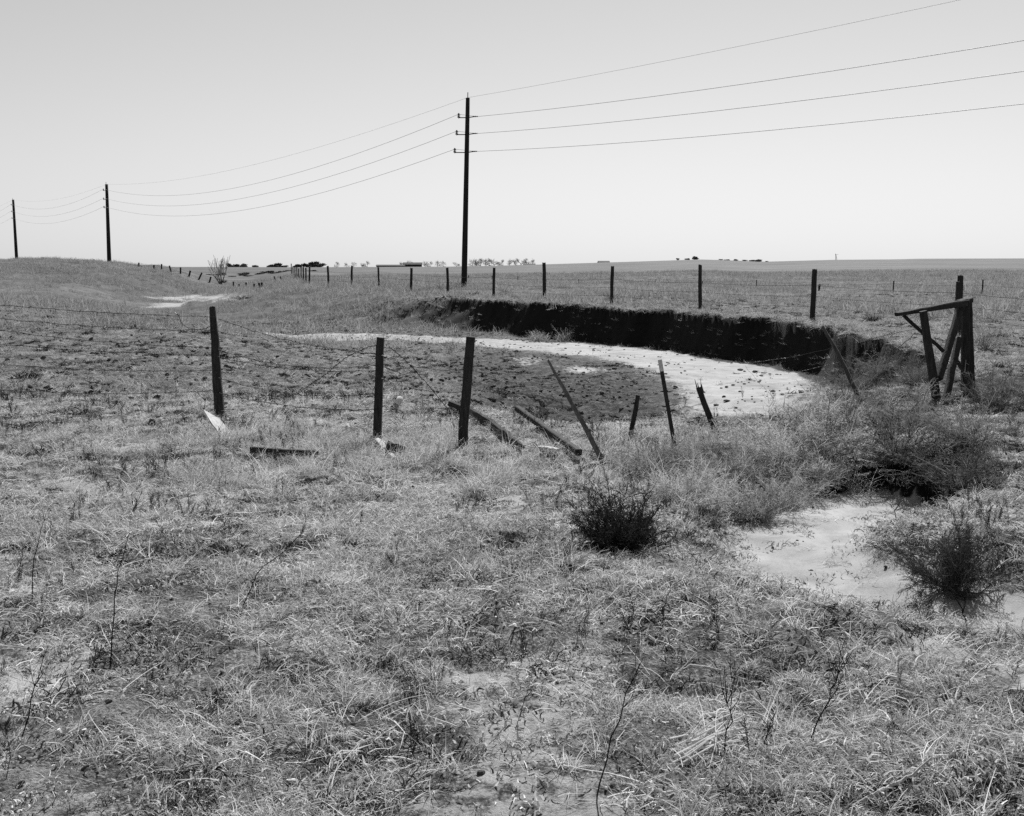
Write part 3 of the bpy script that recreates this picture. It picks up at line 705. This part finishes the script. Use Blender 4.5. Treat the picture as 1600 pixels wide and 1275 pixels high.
# open tin can lying on the slope
b = hit(622, 640); b = up(b, .01); a0 = up(b, .035) + np.array([-.02, -.04, -.0]); a1 = up(b, .075) + np.array([.025, .05, .03])
C = thing('tin_can', 'small pale open can lying on the slope behind the flat-topped post', 'can', b)
d = (a1 - a0); L = np.linalg.norm(d); d /= L; A = np.cross(d, (0, 0, 1)); A /= np.linalg.norm(A); B = np.cross(A, d)
rings = [(0, .034), (.02, .036), (1, .036), (1.0, .034), (.98, .032), (.1, .032), (.1, .001)]
V = [a1 - d * L * tt + (A * cos(2 * pi * i / 16) + B * sin(2 * pi * i / 16)) * rr for tt, rr in rings for i in range(16)]
F = [[k * 16 + i, k * 16 + (i + 1) % 16, (k + 1) * 16 + (i + 1) % 16, (k + 1) * 16 + i] for k in range(len(rings) - 1) for i in range(16)] + [list(range(16))[::-1]]
piece('body', (np.array(V), F), 'white_paint', C, True)
0 and piece('label_band', tube([a0 + d * L * .35, a0 + d * L * .6], .0368, 16), 'grey_wood', C, True)

# barbed wire strands
def strand(label, P, group=None, barbs=True, r=.0038, seed=0, base=None, gap=.13):
    rr = np.random.default_rng(seed); P = np.asarray(P, float)
    L = np.concatenate([[0], np.cumsum(np.linalg.norm(np.diff(P, axis=0), axis=1))])
    n = max(8, int(L[-1] / .08)); tq = np.linspace(0, L[-1], n)
    Q = np.stack([np.interp(tq, L, P[:, i]) for i in range(3)], 1); Q[1:-1] += rr.normal(0, .0035, (n - 2, 3))
    parts = [tube(Q, r, 4)]
    if barbs:
        for tb in np.arange(.05, L[-1], gap):
            c = np.array([np.interp(tb, L, P[:, i]) for i in range(3)])
            for _ in range(2):
                e = rr.normal(size=3); e /= np.linalg.norm(e); parts.append(tube([c - e * .016, c + e * .016], .0024, 3))
    return solo('barbed_wire', merge(*parts), 'wire', label, 'wire', Q[len(Q) // 2], group)
yb = Pa[1][1]
def pp(*a): return [at(u, v, Y) for u, v, Y in a]
lw = [(474, 495, 'top barbed wire'), (495, 516, 'second barbed wire from the top'), (513, 543, 'third barbed wire from the top'), (536, 555, 'fourth barbed wire from the top'), (567, 579, 'fifth barbed wire from the top'), (606, 610, 'lowest barbed wire')]
for k, (vl, vr, nm) in enumerate(lw):
    yl = yb - .2
    a = at(-60, vl - (vr - vl) * .2, yl); c = at(335, vr, yb - .05)
    strand(nm + ' running from the crooked post out of the left edge', span(a, c, .03 + .01 * (k % 3), 14), 'barbed wires left of the crooked post', seed=50 + k)
y2 = Pb[1][1]
for k, (vl, vr, nm) in enumerate([(498, 553, 'uppermost slack barbed wire'), (546, 571, 'second slack barbed wire down'), (557, 579, 'middle slack barbed wire'), (590, 615, 'fourth slack barbed wire down'), (613, 640, 'lowest slack barbed wire')]):
    strand(nm + ' between the crooked post and the flat-topped post', span(at(341, vl, yb - .03), at(589, vr, y2 - .06), .06 + .03 * (k % 2), 14), 'slack barbed wires between two posts', seed=60 + k)
strand('snapped barbed wire curling off the left of the crooked post', pp((273, 488, yb - .1), (279, 492, yb - .12), (284, 506, yb - .1), (292, 513, yb - .1), (310, 516, yb - .08), (322, 513, yb - .06), (331, 508, yb - .05)), seed=70)
strand('loose barbed wire hanging down to the triangular sheet', pp((305, 611, yb - .1), (312, 616, yb - .15), (320, 624, yb - .2), (321, 632, yb - .25), (318, 640, yb - .3)), seed=71)
g0 = hit(480, 605)
strand('broken barbed wire rising from the ground to the top of the flat-topped post', [g0 + [0, 0, .01]] + pp((500, 591, y2 + 1.6), (520, 575, y2 + 1.0), (545, 556, y2 + .5), (565, 547, y2 + .2), (580, 541, y2), (592, 540, y2 - .07)), seed=72)
strand('broken barbed wire dropping from the flat-topped post to the log end', pp((600, 543, y2 - .05), (612, 544, y2), (625, 555, y2 + .2), (640, 569, y2 + .5), (660, 592, y2 + .9), (680, 615, y2 + 1.2), (698, 637, y2 + 1.5)), seed=73)
strand('short loose wire end sticking out right of the flat-topped post', pp((599, 573, y2 - .05), (612, 578, y2), (628, 585, y2 + .05), (640, 582, y2 + .05)), seed=74)
y3 = Pc[1][1]
strand('upper faint barbed wire between the flat-topped post and the square post', span(at(596, 555, y2 - .06), at(727, 577, y3 - .08), .05, 10), 'wires between flat-topped and square posts', seed=75)
strand('lower faint barbed wire between the flat-topped post and the square post', span(at(593, 590, y2 - .06), at(726, 612, y3 - .08), .05, 10), 'wires between flat-topped and square posts', seed=76)
strand('barbed wire trailing right from the square post across the mud', pp((740, 610, y3 - .05), (790, 614, y3 + .6), (840, 618, y3 + 1.3), (880, 630, y3 + 1.9)), seed=77)

# ------------------------------------------------------------------ timber head frame at the right
gy0 = hit(1464, 626)[1]; gyr = gy0 + .8
bL = hit(1464, 626)
H = thing('timber_frame', 'dark weathered timber frame with a tilted top beam and crossed braces at right', 'timber frame', bL)
s0 = gy0 / FPX
def tb(name, a, b_, wpx, Ya, Yb, seed, asp=1., r1=None, K=7):
    piece(name, bar(at(a[0], a[1], Ya), at(b_[0], b_[1], Yb), .5 * wpx * s0, seed, 8, True, asp, .05, K, None if r1 is None else .5 * r1 * s0, .003), 'old_wood', H)
tb('top_beam', (1400.5, 491.5), (1507, 473.5), 6, gy0 - .12, gyr - .12, 80, r1=11)
tb('left_post', (1464.5, 634), (1442, 486), 12, gy0, gy0, 81, r1=10)
tb('small_brace', (1411, 492), (1474, 549), 5.5, gy0 + .08, gy0 + .15, 82)
tb('long_brace', (1503, 474), (1467, 592), 10.5, gyr - .02, gy0 + .12, 83)
tb('middle_post', (1477, 628), (1498, 530), 10.5, gy0 + .2, gyr + .05, 84)
tb('short_brace', (1489, 556), (1506, 580), 6, gyr + .02, gyr + .06, 85)
tb('front_right_post', (1507, 622), (1508.5, 469), 12, gyr + .12, gyr + .1, 86)
tb('rear_right_post', (1517, 610), (1513, 466.5), 13, gyr + .28, gyr + .25, 87, r1=10)
tb('cap_block', (1497, 472.5), (1516.5, 469), 9, gyr - .02, gyr + .3, 88)
b = gp(1497.5, 22.6); solo('steel_post', bar(b - [0, 0, .3], at(1497, 440, 22.6), .035, 89, 6), 'rust', 'thin short steel post just left of the fence post behind the timber frame', 'fence post', b)
strand('slack wire slanting from the sand up to the timber frame', [hit(1165, 571) + [0, 0, .05]] + pp((1230, 559, 18.5), (1300, 544, 16.5), (1370, 527, gy0 + 1.2), (1444, 511, gy0 - .08)), barbs=False, seed=90)
strand('lower slack wire running through the brush to the foot of the timber frame', [hit(1243, 590) + [0, 0, .1]] + pp((1310, 566, 17.), (1395, 552, gy0 + 1.), (1430, 520, gy0 + .3)), barbs=False, seed=91)

# ------------------------------------------------------------------ dark clods on the sand
RK = [rock(400 + k) for k in range(4)]
CL = [(1157, 579, 11), (1180, 582, 12), (1191, 583, 5), (1203, 585, 6), (1214, 586, 7), (1127, 607, 6), (1135, 605, 7), (1145.5, 603, 7), (1163, 600.5, 7), (1170, 598, 4), (1179, 596, 4.5), (1188, 594.5, 4.5),
      (1204, 591, 3.5), (1230, 607, 4), (1242, 604, 4), (1252, 603, 4), (1218, 611, 4), (1208, 615, 5), (1222, 617, 9), (1119, 634, 11), (1135, 628, 13), (1153, 628, 4), (1164, 627, 4), (1175, 624, 4), (1190, 627, 4.5), (1198, 620, 4), (1105, 640, 7), (945, 567, 5), (1040, 572, 5), (1095, 578, 4)]
X, Y, rg = sample(14, 42, 24, 21); k = (masks(X, Y)[0] > .5) & (rg.random(len(X)) < ss(.46, .62, fbm(X * 1.1, Y * .8, 85, 3))); X, Y = X[k], Y[k]
scatter('sand_specks', soil_r, X, Y, .006 + .04 * rg.random(len(X)) ** 5, 'dark specks of dung and soil strewn over the pale sand bed', cat='soil')
special = {0: 'flat dark clod on the sand near the shadowed bank', 1: 'largest roundish dark clod at the edge of the bank shadow', 19: 'big dark clod low on the sand by the split post', 20: 'widest flat dark clod in the lower trail across the sand'}
for k, (u, v, w) in enumerate(CL):
    h = hit(u, v); s_ = .5 * w * h[1] / FPX
    o = put('dirt_clod', RK[k % 4], None, (h[0], h[1], h[2] + .25 * s_)); o.scale = (s_, s_, s_ * .55); o.rotation_euler = (0, 0, k * 1.7)
    if k in special: lab = special[k]
    elif k < 5: lab = ORD[k - 2] + ' small clod right of the largest clod at the bank shadow'
    elif k < 13: lab = ORD[k - 5] + ' clod from the left in the middle trail across the sand'
    elif k < 16: lab = ORD[k - 13] + ' of three small clods at the right end of the sand'
    elif k < 19: lab = ORD[k - 16] + ' of three clods between the trails at the right of the sand'
    elif k < 26: lab = ORD[k - 21] + ' small clod from the left in the lower trail across the sand'
    else: lab = ('dark clod between the steel post and the split post', 'lone clod on the narrow left part of the sand', 'lone clod on the sand above the steel post', 'lone clod on the sand right of the steel post top')[k - 26]
    tag(o, lab, 'clod', 'dark clods on the sand')

# ------------------------------------------------------------------ brush and shrubs
def shrub_mesh(name, seed, mat, stems=46, twigs=20, sub=2, width=.004, wide=1.0, up_=.8, droop=.2):
    """unit shrub: about 1 m across, 0.75 m tall, grown from one foot"""
    rg = np.random.default_rng(seed)
    az = rg.uniform(0, 2 * pi, stems); el = np.arcsin(np.clip(rg.uniform(.05, 1.0, stems), 0, 1)) * up_ + .1
    D = np.stack([np.cos(el) * np.cos(az) * wide, np.cos(el) * np.sin(az) * wide, np.sin(el)], 1)
    L = rg.uniform(.38, .62, stems) * (1 + .25 * np.sin(az * 2 + seed) + .2 * np.sin(az * 3 + 2 * seed))
    b = rg.normal(0, .03, (stems, 3)); b[:, 2] = -.03
    p1 = b + D * (L * .5)[:, None] + rg.normal(0, .03, (stems, 3)); p2 = b + D * L[:, None] + rg.normal(0, .05, (stems, 3)) + np.array([0, 0, .08 - droop * .2])
    P = [np.stack([b, p1, p2], 1)]; W = [np.tile([width * 2.6, width * 1.7, width * .7], (stems, 1))]
    i = np.repeat(np.arange(stems), twigs); t_ = rg.uniform(.25, 1, len(i))[:, None]
    q = np.where(t_ < .5, b[i] + (p1[i] - b[i]) * t_ * 2, p1[i] + (p2[i] - p1[i]) * (t_ * 2 - 1))
    d = D[i] * .6 + rg.normal(0, .6, (len(i), 3)) + [0, 0, .25]; d /= np.linalg.norm(d, axis=1)[:, None]
    l = rg.uniform(.06, .17, len(i))[:, None]; q2 = q + d * l; qm = q + d * l * .5 + rg.normal(0, .008, q.shape)
    P.append(np.stack([q, qm, q2], 1)); W.append(np.tile([width * .8, width * .7, width * .4], (len(i), 1)))
    if sub:
        j = np.repeat(np.arange(len(i)), sub); tt = rg.uniform(.3, 1, len(j))[:, None]; s = q[j] + (q2[j] - q[j]) * tt
        e = d[j] * .5 + rg.normal(0, .7, (len(j), 3)); e /= np.linalg.norm(e, axis=1)[:, None]; l2 = rg.uniform(.025, .07, len(j))[:, None]
        P.append(np.stack([s, s + e * l2 * .5, s + e * l2], 1)); W.append(np.tile([width * .65, width * .6, width * .35], (len(j), 1)))
    P = np.concatenate(P); W = np.concatenate(W); P[..., 2] = np.maximum(P[..., 2], -.03)
    V, F, sh = ribbons(P, W, rg)
    return make_mesh(name, V, F, M[mat], sh)
SH = {'dark': [shrub_mesh('dark_shrub', 501, 'dark_brush', 70, 30, 3, .0075), shrub_mesh('dark_shrub', 502, 'dark_brush', 60, 30, 3, .007)],
      'pale': [shrub_mesh('pale_brush', 510 + k, 'brush', 54, 26, 3, .0060) for k in range(3)],
      'grey': [shrub_mesh('grey_brush', 515 + k, 'shaded_brush', 50, 20, 2, .0062) for k in range(3)],
      'small': [shrub_mesh('small_brush', 520 + k, 'brush', 34, 12, 1, .010) for k in range(2)],
      'smalldark': [shrub_mesh('small_dark_brush', 530 + k, 'dark_brush', 34, 12, 1, .012) for k in range(2)]}
def shrub(u, v, wpx, hpx, kind, k, label, group=None, name='dry_shrub', Y=None):
    b = hit(u, v) if Y is None else gp(u, Y)
    o = put(name, SH[kind][k % len(SH[kind])], None, tuple(b)); s_ = b[1] / FPX
    o.scale = (wpx * s_ / 1.0, wpx * s_ / 1.0, hpx * s_ / .66); o.rotation_euler = (0, 0, k * 2.1)
    return tag(o, label, 'shrub', group)
shrub(966, 856, 172, 116, 'dark', 0, 'dense dark shrub in the middle of the foreground grass')
shrub(1485, 918, 150, 115, 'dark', 1, 'dark tangled shrub beside the near sand patch at the right edge')
near = [(1175, 808, 140, 85, 'pale brush clump left of the near sand patch'), (1085, 790, 150, 85, 'pale feathery brush right of the dark foreground shrub'),
        (1255, 758, 150, 75, 'grey brush directly above the left end of the near sand'), (1215, 720, 190, 95, 'bushy pale brush below the split post'),
        (1305, 712, 190, 110, 'grey brush below the thin leaning pole'), (1405, 722, 170, 80, 'low grey brush above the near sand, under the timber frame'),
        (1500, 760, 170, 90, 'grey brush at the right edge above the dark tangled shrub'), (1285, 668, 130, 60, 'pale brush at the lower right corner of the large sand bed'),
        (1330, 655, 140, 70, 'pale brush round the foot of the thin leaning pole'), (1415, 668, 150, 70, 'brush in front of the timber frame, a little left'),
        (1515, 690, 150, 80, 'brush in front of the timber frame at the right edge'), (1100, 712, 130, 60, 'pale low brush between the steel post and the split post'),
        (1010, 735, 140, 60, 'pale low brush below the short thin stake'), (1165, 702, 90, 38, 'pale brush growing at the foot of the split post'),
        (1130, 752, 130, 70, 'rounded pale brush between the low pale brush and the dark foreground shrub'), (1215, 790, 120, 70, 'rounded pale brush at the upper left rim of the near sand'),
        (1350, 610, 110, 50, 'grey brush on the bank behind the thin leaning pole'), (1430, 600, 90, 45, 'brush behind the left leg of the timber frame'),
        (1375, 585, 90, 42, 'small brush on the end of the cut bank left of the timber frame'), (1560, 640, 110, 90, 'brush standing right of the timber frame at the edge')]
for k, (u, v, w, h, lab) in enumerate(near): shrub(u, v, w, h, 'grey' if u > 1290 else 'pale', k, lab, 'brush round the near sand patch', 'dry_brush')  # clumps to the right take the copy with shade in its colour
for k, (u, v, w, h, kd, lab) in enumerate([(840, 533, 42, 24, 'small', 'left of two tumbleweeds caught at the foot of the shadowed bank'), (883, 533, 34, 27, 'small', 'right of two tumbleweeds caught at the foot of the shadowed bank'),
        (735, 463, 30, 14, 'smalldark', 'rounded bush on the far bank below the tall utility pole'), (787, 460, 26, 17, 'small', 'bush at the far fence just right of the tall utility pole'),
        (851, 463, 20, 11, 'small', 'weedy tuft round the tallest far fence post'), (953, 470, 24, 13, 'smalldark', 'dark tuft at the foot of a far fence post above the shadowed bank'),
        (1365, 502, 30, 20, 'smalldark', 'round bush on the far bank between the last fence post and the timber frame'), (1455, 500, 40, 18, 'small', 'bush in the field just left of the timber frame'),
        (1540, 545, 50, 60, 'small', 'tall dry bush right behind the timber frame at the edge'), (590, 452, 16, 7, 'small', 'weed tuft on the far bank at a fence post left of the tall pole'),
        (643, 456, 16, 6, 'smalldark', 'dark tuft at a far fence post midway between tall pole and fence corner'), (520, 446, 18, 9, 'small', 'bush beside the fence near its far corner'),
        (380, 468, 26, 9, 'smalldark', 'dark bush at the edge of the pale wash bed at left'), (1160, 470, 30, 10, 'small', 'low weeds behind the far fence above the bank')]):
    shrub(u, v, w, h, kd, k, lab, None, 'tumbleweed' if k < 2 else 'dry_shrub')

# ------------------------------------------------------------------ single stalks in the foreground
def stalk(label, pix, r, mat, seed, side=6, name='dry_stalk', lean=.0):
    b = hit(*pix[0]); rg = np.random.default_rng(seed)
    P = np.array([b - [0, 0, .03]] + [at(u, v, b[1] + lean * (k + 1)) for k, (u, v) in enumerate(pix[1:])]); P[0] = b - [0, 0, .03]
    tq = np.linspace(0, len(P) - 1, 10); Q = np.stack([np.interp(tq, range(len(P)), P[:, i]) for i in range(3)], 1); Q[1:-1] += rg.normal(0, .004, (8, 3))
    parts = [tube(Q, np.linspace(r, r * .4, 10), 5)]
    for k in range(side):
        q = Q[rg.integers(3, 10)]; e = (Q[-1] - Q[0]) / np.linalg.norm(Q[-1] - Q[0]) + rg.normal(0, .45, 3); e /= np.linalg.norm(e); l = rg.uniform(.04, .13)
        parts.append(tube([q, q + e * l * .5 + rg.normal(0, .004, 3), q + e * l], [r * .5, r * .4, r * .25], 4))
    return solo(name, merge(*parts), mat, label, 'plant stalk', b)
for k, (lab, px, r, mt, n_) in enumerate([
        ('thin dark upright stalk near the left edge of the grass', [(50, 940), (52, 876), (62, 836), (73, 800)], .0026, 'dark_stem', 5),
        ('tall thin dark stalk rising left of centre in the foreground', [(170, 1046), (176, 960), (186, 890), (202, 832)], .0028, 'dark_stem', 3),
        ('long dark stalk leaning far to the right in the left foreground', [(372, 950), (400, 900), (435, 865), (476, 830)], .0028, 'dark_stem', 3),
        ('long dark stalk leaning right at the bottom centre', [(930, 1245), (958, 1150), (980, 1085), (1000, 1036)], .0026, 'dark_stem', 6),
        ('dark stalk standing in the grass below the dark shrub', [(1028, 990), (1036, 955), (1048, 915)], .0028, 'dark_stem', 4),
        ('dark twig standing in the sand at the right edge', [(1517, 990), (1503, 955), (1492, 920)], .0035, 'dark_stem', 8),
        ('dark stalk in the grass at the lower left', [(30, 1150), (60, 1060), (75, 1010)], .0025, 'dark_stem', 4),
        ('dark branching stalk at the lower right', [(1260, 1160), (1290, 1100), (1320, 1040)], .003, 'dark_stem', 14),
        ('dark branching weed right of the long bottom stalk', [(1130, 1180), (1140, 1120), (1143, 1060)], .0028, 'dark_stem', 16),
        ('pale bent stalk standing at the left foreground', [(62, 985), (68, 962), (85, 946)], .0045, 'pale_stem', 0),
        ('pale stalk leaning left in the grass at left', [(117, 868), (103, 842), (88, 818)], .004, 'pale_stem', 1),
        ('pale forked twig in the grass right of centre', [(786, 955), (792, 930), (808, 902)], .0032, 'pale_stem', 3),
        ('pale arching stem at the bottom right of centre', [(1240, 1115), (1228, 1080), (1205, 1052)], .0036, 'pale_stem', 0),
        ('pale upright twig at the lower right edge', [(1522, 1165), (1530, 1130), (1538, 1110)], .004, 'pale_stem', 4),
        ('pale leaning stem above the pale stalk bundle', [(1045, 1065), (1060, 1050), (1078, 1038)], .004, 'pale_stem', 2)]):
    stalk(lab, px, r, mt, 600 + k, n_)
lying('dead_branch', 'pale bleached branch lying on the ground at the bottom right corner', [(1346, 1263), (1385, 1250), (1420, 1238), (1455, 1214)], [5, 6, 5, 3], 'pale_wood', 620, False, (.02, .06), 7, 1, .3, 'branch', .1)
b = hit(1085, 1190); rg = np.random.default_rng(9)
bund = []
for k in range(16):
    a = hit(1045 + rg.uniform(0, 40), 1160 + rg.uniform(0, 45)) + [0, 0, .02 + .02 * rg.random()]; c = a + np.array([rg.uniform(.08, .22), rg.uniform(.02, .10), rg.uniform(.02, .06)])
    bund.append(tube([a, (a + c) / 2 + rg.normal(0, .006, 3), c], [.003, .003, .002], 5))
solo('straw_bundle', merge(*bund), 'pale_stem', 'bundle of pale flattened stalks lying at the bottom right of centre', 'straw', b)

# ------------------------------------------------------------------ far trees, bushes, buildings
def tree_parts(seed, spread=.55, fine=.0042, levels=5, upright=.12, stems=1, first=.22):
    rg = np.random.default_rng(seed); trunk = []; crown = []
    def grow(p, d, L, r, lev):
        q = p + d * L; m = (p + q) / 2 + rg.normal(0, L * .06, 3)
        (trunk if lev == 0 else crown).append(tube([p, m, q], [r, r * .85, r * .7], 5 if lev < 2 else 3))
        if lev >= levels: return
        for k in range(4 if lev == 0 else 3 if lev < 4 else 2):
            e = d * (.9 if k == 0 else .7) + rg.normal(0, spread, 3) + [0, 0, upright]; e /= np.linalg.norm(e)
            s = q if k == 0 else p + (q - p) * rg.uniform(.45, 1)
            grow(s, e, L * rg.uniform(.68, .92), max(fine, r * .62), lev + 1)
    for k in range(stems):
        d0 = np.array([0, 0, 1.]) + (rg.normal(0, .35, 3) if stems > 1 else 0); grow(np.array([rg.normal(0, .03), rg.normal(0, .03), -.04]) * (1 if stems > 1 else [0, 0, 1]), d0 / np.linalg.norm(d0), first, .022, 0)
    Tm, Cm = merge(*trunk), merge(*crown); zt = Cm[0][:, 2].max()
    return make_mesh('trunk', Tm[0] / zt, Tm[1], M['bark']), make_mesh('crown', Cm[0] / zt, Cm[1], M['far_twigs'])
TR = [tree_parts(700 + k) for k in range(4)]
def bare_tree(u, hpx, Y, k, label, wide=1.0, group=None):
    b = gp(u, Y); h = hpx * Y / FPX
    o = thing('bare_tree', label, 'tree', b, group); o.scale = (h * wide, h * wide, h); o.rotation_euler = (0, 0, k * 1.3)
    put('trunk', TR[k % 4][0], o); put('crown', TR[k % 4][1], o)
    return o
for k, (u, h) in enumerate([(526, 10), (541, 9), (553, 10), (566, 8), (574, 11)]):
    bare_tree(u, h, 900, k, ORD[k] + ' from the left of five bare horizon trees left of the long building', 1.1, 'bare trees left of the building')
for k, (u, h) in enumerate([(627, 9), (640, 11), (664, 10), (673, 9), (683, 11), (693, 10), (713, 8)]):
    bare_tree(u, h + 1, 1000, k + 1, ORD[k] + ' from the left of the bare trees between building and tall pole', 1.1, 'bare trees behind the building')
for k, (u, h) in enumerate([(738, 11), (744, 12), (751, 12), (758, 11), (765, 12), (772, 11), (786, 9), (796, 10), (805, 9), (814, 11), (823, 10), (832, 9)]):
    bare_tree(u, h + 2, 1000, k + 2, ORD[k] + ' from the left in the row of bare trees right of the tall pole', 1.2, 'bare trees right of the tall pole')
b = gp(345, 114)
o = thing('bare_tree', 'leafless many-stemmed tree beside the upper wash at left', 'tree', b); h = 46 * 114 / FPX; o.scale = (h * .8, h * .8, h)
tq = tree_parts(731, .24, .0014, 2, .26, 5, .38)
put('trunk', tq[0], o)
cr = put('crown', tq[1], o); cr.data.materials.clear(); cr.data.materials.append(M['pale_twigs'])
def bush_mesh(seed, mat, n=900, flat_=.55):
    rg = np.random.default_rng(seed); c = rg.normal(0, 1, (9, 3)) * [.3, .3, .15] + [0, 0, .35]; i = rg.integers(0, 9, n)
    q = rg.normal(0, 1, (n, 3)); q /= np.linalg.norm(q, axis=1)[:, None]; p = c[i] + q * rg.uniform(.08, .26, n)[:, None]; p[:, 2] = np.abs(p[:, 2])
    d = rg.normal(0, .05, (n, 3)); P = np.stack([p - d, p, p + d], 1)
    V, F, s = ribbons(P, np.full((n, 3), .07), rg); return make_mesh('bush', V, F, M[mat], s)
BS = [bush_mesh(740 + k, 'evergreen') for k in range(3)]
def bush(u, wpx, hpx, Y, k, label, group=None, name='bush'):
    b = gp(u, Y); o = put(name, BS[k % 3], None, tuple(b)); s_ = Y / FPX
    o.scale = (wpx * s_, wpx * s_, hpx * s_ / .75); o.rotation_euler = (0, 0, k * 1.9); return tag(o, label, 'bush', group)
for k, (u, w, h) in enumerate([(358, 8, 7), (365, 14, 6), (382, 13, 5), (400, 12, 4), (420, 14, 5), (433, 16, 6), (447, 10, 4), (463, 15, 6), (487, 20, 8), (503, 14, 7)]):
    bush(u, w, h, 850, k, ORD[k] + ' from the left of the dark horizon bushes left of the fence corner', 'dark bushes on the horizon')
for k, (u, w, h) in enumerate([(1058, 5, 4), (1073, 6, 3.5), (1087, 11, 5)]):
    bush(u, w, h * .8, 430, k, ORD[k] + ' from the left of three bushes on the right-hand hill crest', 'bushes on the hill crest')
for k, (u, w, h, Yb) in enumerate([(1125, 6, 2.5, 400), (1135, 6, 2.5, 400), (1150, 7, 3, 400), (1163, 9, 3, 400), (1173, 8, 4, 395), (1185, 11, 4.5, 390), (1198, 5, 2, 390)]):
    bush(u, w * 1.1, h * .65, Yb, k, ORD[k] + ' from the left of the low dark bushes along the right-hand hill slope', 'low bushes on the hill slope')
for k in range(16):
    bush(328 + k * 11 + 4 * sin(k * 5), 15, 1.8 + .7 * (k % 3), 170 + 8 * (k % 3), k, ORD[k] + ' from the left of the low dark bushes lining the far ditch', 'weedy line along the far ditch')
b = gp(349, 112); o = put('brush_clump', SH['smalldark'][0], None, tuple(b + np.array([0, 0, .25]))); o.scale = (.75, .75, .8)
tag(o, 'dark clump of brush lodged in the stems of the leafless tree', 'brush')
def house(u0, u1, v1, Y, label, roof=.35):
    a = gp(u0, Y); c = gp(u1, Y); z0 = min(a[2], c[2]) - .5; zt = at(u0, v1, Y)[2]; dpt = 9.0
    o = thing('farm_building', label, 'building', (np.array([(a[0] + c[0]) / 2, Y, z0])))
    ze = zt - (zt - z0) * roof
    x0, x1 = a[0], c[0]
    V = [(x0, Y, z0), (x1, Y, z0), (x1, Y + dpt, z0), (x0, Y + dpt, z0), (x0, Y, ze), (x1, Y, ze), (x1, Y + dpt, ze), (x0, Y + dpt, ze)]
    piece('wall', (np.array(V), [[0, 1, 5, 4], [1, 2, 6, 5], [2, 3, 7, 6], [3, 0, 4, 7], [3, 2, 1, 0], [4, 5, 6, 7]]), 'far_wall', o)
    e = .4
    V = [(x0 - e, Y - e, ze + .02), (x1 + e, Y - e, ze + .02), (x1 + e, Y + dpt + e, ze + .02), (x0 - e, Y + dpt + e, ze + .02), (x0 - e, Y + dpt / 2, zt), (x1 + e, Y + dpt / 2, zt)]
    piece('roof', (np.array(V), [[0, 1, 5, 4], [1, 2, 5], [2, 3, 4, 5], [3, 0, 4], [3, 2, 1, 0]]), 'far_roof', o)
house(588, 631, 413.5, 800, 'long low dark farm building on the horizon left of the tall pole')
house(629.5, 658, 410, 815, 'taller block at the right end of the long farm building')
house(818, 836, 412, 820, 'tiny low roof on the horizon right of the bare tree row', .6)
house(936, 952, 407.5, 640, 'tiny low shed roof on the skyline of the right-hand rise', .6)
# wind pump on the right-hand skyline
Y = 1300; b = gp(1306, Y); hub = at(1306, 397.5, Y)
W = thing('windmill', 'tiny farm windmill on the skyline at right', 'windmill', b)
piece('tower', merge(*[bar(b + [sx * .9, sy * .9, -.5], hub + [sx * .12, sy * .12, -.2], .12, 5, 4) for sx in (-1, 1) for sy in (-1, 1)]), 'bark', W)
piece('tail', bar(hub, hub + [2.6, .3, 0], .12, 6, 4), 'bark', W); piece('vane', bar(hub + [2.0, .3, .1], hub + [3.4, .35, .1], .35, 7, 4, True, .15), 'bark', W)
fan = piece('wheel', merge(*[bar(hub + [-.3, 0, 0], hub + [-.3 - .25 * abs(cos(a)), cos(a) * 1.1, sin(a) * 1.1], .16, 8, 4, True, .3) for a in np.linspace(0, 2 * pi, 13)[:-1]]), 'bark', W)
